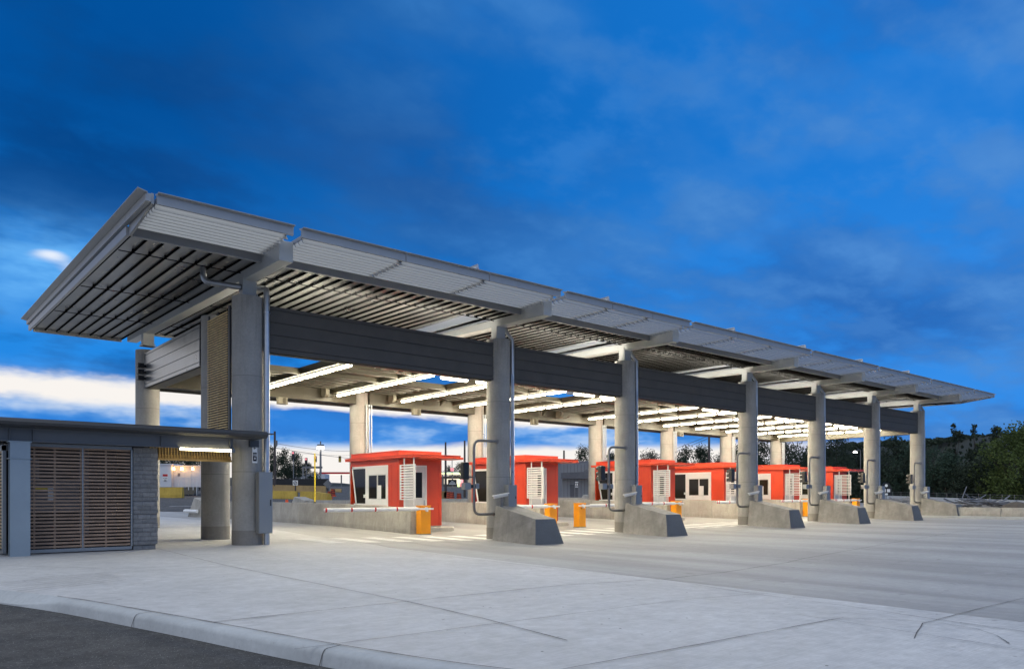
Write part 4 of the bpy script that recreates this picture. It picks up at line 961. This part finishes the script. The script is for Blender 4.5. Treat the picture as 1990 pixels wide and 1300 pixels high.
def pile(name, label, cat, px0, px1, D, top, n, mats, long_):
    t = thing(name, label, cat, (*at((px0+px1)/2, D), 0)); x0, y0 = at((px0+px1)/2, D); z0 = g(x0, y0); W = (px1-px0)/VF*D
    m = MB(); rnd = random.Random(n); k = 22
    for i in range(k+1):
        for j in range(7):
            u = (i/k-.5)*W*1.15; v = (j/6-.5)*3.2; h = max(0, (1-abs(u/W*2)**1.7))*(1-(v/1.6)**2)*top*.62*rnd.uniform(.6,1.15)
            m.v.append((u*CA+v*SA*0+v*SA, -u*SA+v*CA, z0-.05+h))
    for i in range(k):
        for j in range(6): m.f.append((i*7+j, i*7+j+1, (i+1)*7+j+1, (i+1)*7+j)[::-1])
    m.build('rubble', mats[0], t); m = MB()
    for i in range(n):
        u = rnd.uniform(-.5,.5)*W; v = rnd.uniform(-1.2,.6); h = (1-abs(u/W*2)**2)*top*.55; L = rnd.uniform(.4, long_); a = rnd.uniform(-.7,.7); b = rnd.gauss(0,.25)
        p = Vector((u*CA+v*SA, -u*SA+v*CA, z0+h+rnd.uniform(0,.15))); d = Vector((cos(a)*cos(b)*CA, -cos(a)*cos(b)*SA+sin(a)*.5, sin(b))).normalized()*L/2
        m.tube([p-d, p+d], rnd.uniform(.025,.06), 5)
    m.build('debris', mats[1], t); return t
pile('rubble_heap', 'heap of broken concrete and bent bars between the two walls at the right', 'rubble', 1838, 1965, 60, 1.35, 90, (M['rub'], M['guard']), 3.2)
pile('covered_heap', 'heap under pale sheeting between the last two front columns', 'rubble', 1715, 1772, 64, 1.55, 40, (M['tarp'], M['rub']), 1.6)
x, y = at(1975, 58); t = thing('dirt_heap', 'small brown heap of soil at the far right behind the low wall', 'dirt heap', (x, y, g(x,y)))
m = MB()
for i in range(9):
    for j in range(9): u = (i/8-.5)*4; v = (j/8-.5)*3; m.v.append((u, v, max(-.1, .95*(1-(u/2)**2-(v/1.5)**2)+random.uniform(-.04,.04))))
for i in range(8):
    for j in range(8): m.f.append((i*9+j, (i+1)*9+j, (i+1)*9+j+1, i*9+j+1))
m.build('soil', M['dirt'], t)
# dark board sign beyond last bay
x, y = at(1722, 62); z = g(x, y); t = thing('lane_sign', 'dark round-topped sign on a post beyond the last bay, white symbols on it', 'sign', (x, y, z), rz=radians(-42))
MB().box(-.42,.42,-.04,.04,1.25,1.95).cyl((0,-.04,2.0),(0,.04,2.0),.34,n=20).build('board', M['black'], t); MB().cyl((0,0,0),(0,0,1.3),.04,n=8).build('post', M['galv'], t)
MB().box(-.3,-.05,-.05,-.042,1.55,1.8).box(.05,.3,-.05,-.042,1.55,1.8).box(-.12,.12,-.05,-.042,1.3,1.45).cyl((0,-.05,2.08),(0,-.043,2.08),.12,n=14).build('symbols', M['white'], t)
# ---- poles, wires, lamps
def pole(px, ytop, D, r, name, label, cat='pole', mat='pole', group=None):
    x, y = at(px, D); z = g(x, y); t = thing(name, label, cat, (x, y, z), group); H = hz(ytop, D)-z
    MB().cyl((0,0,-.2),(0,0,H),r,r*.65,n=10).build('shaft', M[mat], t, smooth=True); return t, H
t, H = pole(534, 838, 100, .2, 'utility_pole', 'tall wooden utility pole at the far left, right of the nearest column')
MB().cyl((.1,-.25,H-1.9),(.1,-.25,H-1.2),.16,n=10).build('transformer', M['galv'], t)
P0 = Vector((*at(534,100), hz(861,100)))
for k, (q, dy) in enumerate(((at(700,150), 876), (at(760,160), 884))):
    P1 = Vector((*q, hz(dy,150))); pts = [tuple(P0.lerp(P1, i/12)-Vector((0,0,1.6*(i/12)*(1-i/12)+k*.6))) for i in range(13)]
    tag(MB().tube(pts, .035, 4).build('power_line', M['black']), ['upper','lower'][k]+' overhead cable running right from the utility pole', 'cable')
t, H = pole(623, 866, 170, .28, 'mast_light', 'high mast with a glaring white lamp cluster above the left skyline', 'street lamp', 'galv')
MB().cyl((0,0,H-.2),(0,0,H+.3),.9,.7,n=14).cyl((0,0,H+.3),(0,0,H+1),.15,n=8).build('lamp_head', M['galv'], t); MB().cyl((0,0,H-.75),(0,0,H-.2),.75,.8,n=14).build('lamp', M['lampw'], t)
for px, yt, lab in ((866,859,'dark pole behind the first booth roof, left of two by the filling station'),(903,856,'dark pole by the filling station, right of two'),(1096,875,'dark pole before the grey building'),(1378,842,'dark utility pole behind the fourth booth')):
    pole(px, yt, 95, .16 if px != 1378 else .2, 'utility_pole', lab, group='dark poles behind the booths')
x0, y0 = at(1378,95)
for k in range(2):
    P0 = Vector((x0,y0,hz(846+k*5,95))); P1 = Vector((*at(1220,140), hz(900+k*6,140))); pts = [tuple(P0.lerp(P1, i/10)-Vector((0,0,1.2*(i/10)*(1-i/10)))) for i in range(11)]
    tag(MB().tube(pts, .03, 4).build('power_line', M['black']), ['upper','lower'][k]+' cable sloping left from the pole behind the fourth booth', 'cable')
def signal_head(px, y, D, label, lit=True, mast=True, h=1.1):
    x, yy_ = at(px, D); z = g(x, yy_) if mast else 0; t = thing('traffic_light', label, 'traffic light', (x, yy_, z), 'distant traffic lights', rz=radians(-40)); Z = hz(y, D)-z
    if mast: MB().cyl((0,.1,-.2),(0,.1,Z),.09,.06,n=8).build('mast', M['galv'], t)
    MB().box(-.19,.19,-.15,.15,Z-h/2,Z+h/2).build('housing', M['yellowb' if not lit else 'black'], t)
    MB().cyl((0,-.16,Z+h*.3),(0,-.19,Z+h*.3),.15,n=14).build('lens', M['sigred'] if lit else M['black'], t)
    return t
signal_head(570, 884, 120, 'red signal lamp on the left mast below the skyline'); signal_head(595, 896, 125, 'red signal lamp on a mast beside the gantry')
w0 = Vector((*at(560,125), hz(880,125))); w1 = Vector((*at(760,125), hz(884,125)))
tag(MB().tube([tuple(w0), tuple(w0.lerp(w1,.5)-Vector((0,0,.25))), tuple(w1)], .02, 4).build('span_wire', M['galv']), 'thin span wire carrying two hanging signals', 'cable')
signal_head(613, 892, 125, 'hanging signal with a red lens against the white sky', True, False, .95); signal_head(660.5, 892, 125, 'hanging yellow-brown signal box right of the mast light', False, False, 1.0)
x, y = at(607,130); t = thing('gantry', 'grey steel gantry beam on posts in front of the left trees', 'gantry', (x, y, 0), rz=radians(-40)); z = g(x,y)
MB().box(-1.6,1.7,-.12,.12,hz(910,130),hz(906,130)).box(-1.7,-1.5,-.1,.1,z,hz(906,130)).build('frame', M['galv'], t)
x, y = at(1662, 110); t = thing('street_lamp', 'lit street lamp before the hillside between the last columns', 'street lamp', (x, y, g(x,y))); Z = hz(877,110)-g(x,y)
MB().cyl((1.6,0,-.1),(1.6,0,Z+.25),.09,.05,n=8).tube([(1.6,0,Z+.2),(.9,0,Z+.3),(.1,0,Z+.1)],.04,6).build('mast', M['galv'], t); MB().cyl((0,0,Z-.18),(0,0,Z+.05),.3,.2,n=12).build('lamp', M['lampw'], t)
# ---- yellow and tan barriers, fence, signs, drums on the left
def bar(pxa, pxb, D, h, mat, lab, Db=None, **k): return wallseg('road_barrier', at(pxa, D), at(pxb, Db or D), h, .6, mat, lab, **k)
bar(500,578,80,.86,M['yellowb'],'yellow concrete road barrier left of the black post'); bar(584,622,80,.86,M['yellowb'],'yellow concrete road barrier right of the black post'); bar(614,640,79,.86,M['yellowb'],'pale yellow barrier end piece by the diamond sign',Db=74)
bar(530,634,100,.95,M['tan'],'long tan barrier behind the yellow ones'); bar(642,664,104,.5,M['tan'],'short tan barrier on the far road')
bar(296,356,78,.95,M['yellowb'],'yellow road barrier in front of the white trailer', z0=1.35, z1=1.38)
x0, y0 = at(530,105); x1, y1 = at(638,105); a = math.atan2(y1-y0, x1-x0); L = math.hypot(x1-x0, y1-y0); z = g(x0,y0)
t = thing('mesh_fence', 'long black mesh-covered construction fence behind the tan barrier', 'fence', (x0, y0, z), rz=a); MB().box(0,L,-.03,.03,0,hz(930,105)-z).build('mesh', M['fence'], t)
m = MB(); [m.cyl((i*L/5,.06,0),(i*L/5,.06,hz(929.5,105)-z),.05,n=6) for i in range(6)]; m.build('post', M['galv'], t)
x, y = at(574,82); z = g(x,y); t = thing('road_sign', 'small white square sign with a black ring and arrow, on a wooden post', 'sign', (x, y, z), rz=radians(-40)); c0 = hz(938,82)-z
MB().box(-.27,.27,-.03,0,c0-.27,c0+.27).build('plate', M['white'], t); q = MB().tube([(cos(i*pi/8)*.17,-.04,c0+sin(i*pi/8)*.17) for i in range(17)], .03, 5); q.tube([(-.12,-.04,c0-.12),(.12,-.04,c0+.12)],.025,5); q.build('symbol', M['black'], t); MB().box(-.06,.06,0,.1,0,c0+.2).build('post', M['pole'], t)
x, y = at(637,84); z = g(x,y); t = thing('road_sign', 'grey diamond-shaped sign seen from behind at the barrier end', 'sign', (x, y, z), rz=radians(-20)); c0 = hz(940,84)-z
MB().prism([(-.5,c0),(0,c0-.5),(.5,c0),(0,c0+.5)], 'y', -.02, .02).build('plate', M['galv'], t); MB().box(-.04,.04,.02,.08,0,c0+.3).build('post', M['pole'], t)
def drum(px, D, lab, grp, h=1.0):
    x, y = at(px, D); z = g(x,y); t = thing('traffic_drum', lab, 'traffic drum', (x, y, z), grp); MB().cyl((0,0,0),(0,0,h),.3,.22,n=14).cyl((0,0,-.02),(0,0,.08),.42,n=14).build('body', M['conered'], t)
    m = MB(); [m.cyl((0,0,k*h),(0,0,(k+.11)*h),.3-.07*k+.012,n=14) for k in (.2,.42,.64,.86)]; m.build('dark_band', M['black'], t)
    return t
drum(641,84,'orange banded drum beside the diamond sign','orange drums on the road',.8); drum(647,90,'small orange banded drum right of the diamond sign','orange drums on the road',.9)
drum(872,84,'orange banded drum, leftmost of three right of the first booth','orange drums on the road'); drum(878,83,'orange banded drum with black stem, middle of three right of the first booth','orange drums on the road'); drum(892,84,'orange banded drum, rightmost of three right of the first booth','orange drums on the road',.85)
x, y = at(557.5,58); z = g(x,y); t = thing('traffic_cone', 'small orange cone beside the far concrete block', 'cone', (x,y,z)); MB().cyl((0,0,0),(0,0,1.0),.22,.1,n=12).build('cone_body', M['conered'], t); MB().box(-.26,.26,-.26,.26,0,.05).build('base', M['black'], t)
x, y = at(862,90); t = thing('road_barrier', 'tan rounded barrier end just right of the first booth', 'barrier', (x,y,g(x,y))); MB().box(-.6,.25,-.3,.3,0,.9).cyl((.25,-.3,.45),(.25,.3,.45),.45,n=20).build('body', M['tan'], t)
# ---- trailer
D = 84; x, y = at(333, D); z = g(x,y); zt = hz(903,D); zbm = hz(946,D)
t = thing('site_trailer', 'white construction trailer with lit entrance steps, seen through the washroom passage', 'trailer', (x, y, 0), rz=radians(-40))
MB().box(-6,0,0,2.8,zbm,zt).box(0,3.05,.5,3,zbm,zt-.15).build('shell', M['trailer'], t); MB().box(-6.1,.1,-.1,2.9,zt,zt+.12).box(.1,3.2,.3,3.1,zt-.15,zt-.05).build('roof', M['trailer'], t)
MB().box(-6,0,.1,2.8,z-.2,zbm).build('skirt', M['cabinet'], t); MB().box(1.35,1.95,.44,.5,zbm,zbm+1.9).build('door', M['offwhite'], t); MB().box(.5,.75,.45,.5,zbm+1.2,zbm+1.55).build('vent', M['galv'], t)
m = MB()
for k in range(5): m.box(.9+k*.2,2.9,-1.0+.22*k,-.78+.22*k,z+.1,z+.25+k*.17)
m.build('steps', M['ceildark'], t); m = MB()
for xx in (.95,1.35,2.1,2.6,3.0): m.box(xx-.03,xx+.03,-.5,-.44,z,zbm+1.0)
m.box(.9,3.0,-.5,-.44,zbm+.95,zbm+1.02); m.build('railing', M['offwhite'], t)
m = MB(); m.box(-.95,-.38,-.03,0,zbm+.75,zt-1.0)
m.build('sign_plate', M['white'], t); MB().box(-.94,-.39,-.036,-.031,zt-1.28,zt-1.02).build('sign_header', M['red2'], t)
text_mesh('ION', .26, M['black'], t, (-.66,-.04,zt-1.56), (pi/2,0,0)); text_mesh('ER', .26, M['black'], t, (-.66,-.04,zt-1.84), (pi/2,0,0))
for i, (dx, r) in enumerate(((.5,.14),(1.4,.16),(2.6,.14))):
    q = thing('entrance_lamp', f'glowing warm lamp above the trailer entrance, {["left","middle","right"][i]} of three', 'lamp', (x+dx*CA-.2, y-dx*SA+.1, zt-.42), 'lamps over the trailer entrance')
    MB().cyl((0,0,-r),(0,0,r),r*1.1,r*.8,n=12).build('globe', M['lampo'], q); MB().cyl((0,0,r),(0,0,r+.12),.04,n=6).build('stem', M['galv'], q)
# ---- low pale buildings, filling stations, grey building
D = 165; x, y = at(596,D); t = thing('low_building', 'long low pale building behind the black fence', 'building', (x,y,0), rz=radians(-40)); z = g(x,y)
MB().box(-4,3.5,0,4,z,hz(923,D)).box(0,4.2,-1,3,z,hz(921,D)).build('wall', M['trailer'], t); MB().box(-4.2,3.6,-.2,4.2,hz(923,D),hz(922,D)).build('roof', M['bldgd'], t); MB().box(-3.4,-2.6,-.03,0,hz(930,D),hz(926,D)).box(1.2,2.2,-1.03,-1,hz(929,D),hz(926,D)).build('window', M['glass'], t)
D = 210; x, y = at(655,D); z = g(x,y); t = thing('station_canopy', 'distant flat dark red canopy roof on thin posts left of the first booth', 'building', (x,y,0), rz=radians(-40))
MB().box(-4.5,6,-2,4,hz(921,D),hz(917.5,D)).build('roof', M['red2'], t); MB().box(-4.4,6,-2.1,-2.02,hz(923,D),hz(921.2,D)).build('light_strip', M['store'], t); m = MB(); [m.box(q,q+.3,0,.3,z,hz(921,D)) for q in (-3.5,1,5)]; m.build('post', M['galv'], t)
D = 150; x, y = at(878,D); z = g(x,y); t = thing('filling_station', 'brightly lit filling station with a white and lime canopy right of the first booth', 'building', (x,y,0), rz=radians(-40))
MB().box(-2.4,2.2,-2,4,hz(921,D),hz(917,D)).build('roof', M['white'], t); MB().box(-2.3,1.9,-2.05,-2.01,hz(921,D),hz(919,D)).build('canopy_edge', M['cangreen'], t); MB().box(-2.0,1.6,-2,3.5,hz(921.8,D),hz(921.1,D)).build('soffit_light', M['store'], t)
MB().box(-2.6,2.9,4,9,z,hz(924,D)).build('wall', M['bldgd'], t); MB().box(-1.9,1.6,3.9,3.98,z+.6,hz(929,D)).build('shopfront', M['store'], t); MB().box(1.75,2.3,-1,-.8,z,hz(930,D)).build('pump', M['sigred'], t); MB().box(1.2,1.6,-1,-.8,z,hz(931,D)).build('pump', M['cangreen'], t)
m = MB(); [m.box(q,q+.2,-.5,-.3,z,hz(921,D)) for q in (-1.9,.1,1.4)]; m.build('post', M['galv'], t); MB().cyl((2.0,-2.3,hz(927.5,D)),(2.0,-2.1,hz(927.5,D)),.3,n=14).build('globe_lamp', M['lampw'], t)
D = 135; x, y = at(879,D); z = g(x,y); t = thing('price_board', 'black notice board with pale lettering before the filling station', 'sign', (x,y,z), rz=radians(-40)); zz = hz(942,D)-z
MB().box(-.75,.75,0,.1,zz,zz+.95).build('board', M['black'], t); MB().box(-.6,.6,-.02,0,zz+.12,zz+.25).box(-.4,.45,-.02,0,zz+.36,zz+.46).box(-.2,.2,-.02,0,zz+.6,zz+.68).build('lettering', M['white'], t); MB().box(-.06,.06,.02,.1,0,zz).build('post', M['galv'], t)
x, y = at(878.5,140); z = g(x,y); t = thing('pylon_sign', 'red and white sign on a tall post above the filling station', 'sign', (x,y,z), rz=radians(-40)); zz = hz(915,140)-z
MB().box(-.06,.06,.05,.15,0,hz(888,140)-z).build('post', M['galv'], t); MB().box(-.28,.28,0,.05,zz,zz+.55).build('panel', M['sigred'], t); MB().prism([(-.2,zz+.15),(-.1,zz+.12),(.22,zz+.4),(.1,zz+.45)],'y',-.02,-.005).build('swoosh', M['white'], t)
D = 82; x, y = at(1092,D); z = g(x,y); t = thing('grey_building', 'plain grey metal-clad building with a darker band and small gable, right of the second booth', 'building', (x,y,0), rz=radians(-32))
zt = hz(898,D); MB().prism([(0,z-.3),(7,z-.3),(7,zt+.35),(0,zt-.1)],'y',0,12).build('wall', M['bldg'], t)
zq = hz(930,D); MB().prism([(-.1,zq),(6.9,zq),(6.9,zq+.66),(3.5,zq+.72),(2.95,zq+1.15),(2.4,zq+.72),(-.1,zq+.62)],'y',-1.0,.0).build('awning', M['bldgd'], t); MB().box(-.05,7.05,-.05,12,zt+.3,zt+.42).build('roof_edge', M['bldgd'], t) if 0 else MB().prism([(-.05,zt-.1),(7.05,zt+.35),(7.05,zt+.43),(-.05,zt-.02)],'y',-.06,12).build('roof_edge', M['cabinet'], t)
m = MB()
for i in range(18): m.box(.2+i*.38,.23+i*.38,-.03,0,z,zt-.2)
m.build('cladding_seam', M['bldgd'], t); MB().box(.9,1.8,-.08,-.02,z,z+2.1).box(3.4,4.4,-.08,-.02,z,z+2.1).build('door', M['bldgd'], t); MB().cyl((3.0,-1.05,zq+.62),(3.0,-1.12,zq+.62),.13,n=12).build('wall_lamp', M['lampw'], t)
x, y = at(1120.5,78); z = g(x,y); t = thing('notice_board', 'small framed notice board on two legs before the grey building', 'sign', (x,y,z), rz=radians(-32)); zz = hz(947.5,78)-z
MB().box(-.22,.24,0,.08,zz,zz+.68).build('board', M['bldgd'], t); MB().box(-.16,.18,-.015,0,zz+.06,zz+.14).box(-.16,.18,-.015,0,zz+.52,zz+.6).box(-.12,-.04,-.015,0,zz+.24,zz+.44).box(.04,.12,-.015,0,zz+.24,zz+.44).build('print', M['white'], t); MB().box(-.2,-.15,.02,.07,0,zz).box(.15,.2,.02,.07,0,zz).build('leg', M['galv'], t)
# ================================================================== SKY
w = bpy.data.worlds.new('World'); sc.world = w; w.use_nodes = True; nt = w.node_tree; bg = nt.nodes['Background']
tc = N(nt, 'ShaderNodeTexCoord'); sx = N(nt, 'ShaderNodeSeparateXYZ'); nt.links.new(tc.outputs['Generated'], sx.inputs[0])
def math_(op, a, b=None, c=None):
    n = N(nt, 'ShaderNodeMath', operation=op)
    for i, v in enumerate((a, b, c)):
        if v is None: continue
        if isinstance(v, (int, float)): n.inputs[i].default_value = v
        else: nt.links.new(v, n.inputs[i])
    return n.outputs[0]
def sstep(v, a, b, lo=0, hi=1):
    n = N(nt, 'ShaderNodeMapRange', interpolation_type='SMOOTHSTEP'); nt.links.new(v, n.inputs[0])
    for i, q in enumerate((a, b, lo, hi)): n.inputs[i+1].default_value = q
    return n.outputs[0]
el = math_('MULTIPLY', math_('ARCSINE', sx.outputs[2]), 57.2958)                          # degrees above horizon
az = math_('SUBTRACT', math_('MULTIPLY', math_('ARCTAN2', sx.outputs[0], sx.outputs[1]), 57.2958), 40.0)   # compass angle, 0 = along the approach
az = math_('SUBTRACT', math_('MODULO', math_('ADD', az, 540.0), 360.0), 180.0)
cmb = N(nt, 'ShaderNodeCombineXYZ'); nt.links.new(math_('MULTIPLY', az, .05), cmb.inputs[0]); nt.links.new(math_('MULTIPLY', el, .16), cmb.inputs[1])
streak = noise(nt, cmb.outputs[0], 1.6, 5, .55)
zz = math_('ADD', math_('MAXIMUM', sx.outputs[2], 0.0), .22); cp = N(nt, 'ShaderNodeCombineXYZ')
nt.links.new(math_('DIVIDE', sx.outputs[0], zz), cp.inputs[0]); nt.links.new(math_('DIVIDE', sx.outputs[1], zz), cp.inputs[1])
cl = noise(nt, cp.outputs[0], 1.05, 4, .45, (1,1.6,1)); cl2 = noise(nt, cp.outputs[0], 2.6, 5, .5, (1,1.3,1)); cl3 = noise(nt, cp.outputs[0], 5.5, 5, .55, (1,1.2,1))
# clear blue dusk sky and dark slate cloud over it
def gauss(v, c, wd):
    d = math_('DIVIDE', math_('SUBTRACT', v, c), wd); return math_('POWER', 2.71828, math_('MULTIPLY', math_('MULTIPLY', d, d), -1.0))
def blob(a, e, wa, we, k): return math_('MULTIPLY', math_('MULTIPLY', gauss(az, a, wa), gauss(el, e, we)), k)
azr = sstep(az, -30, 32); elr = sstep(el, 6, 27)
base = mixc(nt, elr, mixc(nt, azr, (.012,.25,.80), (.035,.27,.82)), mixc(nt, azr, (.0006,.10,.40), (.010,.19,.66)))
fbm = math_('ADD', math_('MULTIPLY', cl, .65), math_('MULTIPLY', cl2, .35))
dark = math_('ADD', sstep(math_('ADD', math_('MULTIPLY', fbm, .72), math_('MULTIPLY', cl3, .28)), .42, .57), blob(-24, 26, 16, 9, .7)); dark = math_('ADD', dark, blob(18, 12, 14, 4, .2)); dark = math_('SUBTRACT', dark, blob(6, 17, 13, 6, .30)); dark = math_('SUBTRACT', dark, blob(29, 24, 7, 6, .35))
dark = math_('SUBTRACT', dark, blob(-30, 13.5, 6, 3.5, .9))
dk = N(nt, 'ShaderNodeClamp'); nt.links.new(math_('MULTIPLY', dark, .74), dk.inputs[0])
base = mixc(nt, dk.outputs[0], base, mixc(nt, azr, (.0004,.056,.245), (.022,.125,.44)))
wisp = math_('MULTIPLY', sstep(cl2, .46, .70), sstep(cl, .60, .42))
base = mixc(nt, math_('MULTIPLY', math_('ADD', math_('MULTIPLY', sstep(cl2, .40, .68), .55), math_('MULTIPLY', sstep(cl3, .44, .68), .42)), sstep(az, -26, 6, .12, .9)), base, mixc(nt, azr, (.03,.22,.62), (.085,.28,.68)))
pg = math_('MULTIPLY', blob(-5, 23, 13, 4.5, .55), sstep(cl2, .35, .6)); base = mixc(nt, pg, base, (.018,.09,.31))
base = mixc(nt, math_('MULTIPLY', blob(-31, 14.2, 6, 2.8, 1.1), sstep(streak, .3, .6)), base, (.16,.50,.98))
base = mixc(nt, sstep(math_('ADD', math_('MULTIPLY', streak, .7), math_('ADD', blob(-31.2, 15.2, 1.3, .45, .55), math_('ADD', blob(-29.6, 14.4, 1.5, .6, .62), blob(-33.5,14.6,2.5,.8,.35)))), .70, 1.15), base, (.90,.93,1.0))
# bright bands low in the sky
WH = (.95,.91,.87)
off = math_('MULTIPLY', math_('SUBTRACT', streak, .5), 2.6)
eb = math_('ADD', el, off)
low = math_('MULTIPLY', sstep(eb, 4.0, 3.4), sstep(az, 30, 15))
low = math_('MULTIPLY', low, sstep(az, -60, -22, .25, 1))
ebc = sstep(az, -34, 10, 7.3, 5.6)
bw = math_('ADD', sstep(az, -34, -12, .68, .42), sstep(az, -38, -58, 0, 3.5))
dd = math_('ADD', math_('DIVIDE', math_('ABSOLUTE', math_('SUBTRACT', eb, ebc)), bw), math_('MULTIPLY', math_('SUBTRACT', noise(nt, cmb.outputs[0], 7, 4, .6), .5), 1.3))
band = math_('MULTIPLY', sstep(dd, 1.7, .5), sstep(az, 22, 10))
sky = mixc(nt, math_('MULTIPLY', sstep(el, 10, 4.5), sstep(az, 26, 8, .1, .85)), base, mixc(nt, sstep(streak, .42, .60), (.035,.22,.70), (.16,.44,.90)))
sky = mixc(nt, math_('MULTIPLY', math_('MULTIPLY', sstep(streak, .48, .66), sstep(el, 8.5, 6)), sstep(az, 28, 16, 0, .75)), sky, (.80,.84,.90))
sky = mixc(nt, band, sky, WH); sky = mixc(nt, low, sky, WH)
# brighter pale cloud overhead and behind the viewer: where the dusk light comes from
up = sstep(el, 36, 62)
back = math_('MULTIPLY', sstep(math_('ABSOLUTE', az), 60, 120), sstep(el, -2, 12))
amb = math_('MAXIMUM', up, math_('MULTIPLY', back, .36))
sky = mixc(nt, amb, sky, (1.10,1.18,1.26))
sky = mixc(nt, sstep(el, 0, -4), sky, (.10,.10,.10))
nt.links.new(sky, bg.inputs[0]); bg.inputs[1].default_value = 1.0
# faint soft sun, long gone behind cloud
sun = bpy.data.objects.new('sun', bpy.data.lights.new('sun', 'SUN')); COL.objects.link(sun); sun.data.energy = .5; sun.data.angle = radians(40); sun.data.color = (.97,.98,1)
sun.rotation_euler = (radians(38), 0, radians(-70)); sun.location = (0,-20,30)
# ================================================================== CAMERA
cd = bpy.data.cameras.new('camera'); cam = bpy.data.objects.new('camera', cd); COL.objects.link(cam); sc.camera = cam
cam.location = (VX, VY, VH); cam.rotation_euler = (radians(90), 0, radians(-39.996)); cd.sensor_width = 36; cd.lens = VF/1990*36
cd.shift_y = (963.93-650)/1990; cd.clip_end = 2000; cd.clip_start = .1
v = sc.view_settings; v.view_transform = 'Standard'; v.look = 'None'; v.exposure = 0; v.gamma = 1
sc.cycles.use_denoising = True
sc.cycles.max_bounces = 8; sc.cycles.diffuse_bounces = 3; sc.cycles.glossy_bounces = 3; sc.cycles.sample_clamp_indirect = 6; sc.cycles.sample_clamp_direct = 14
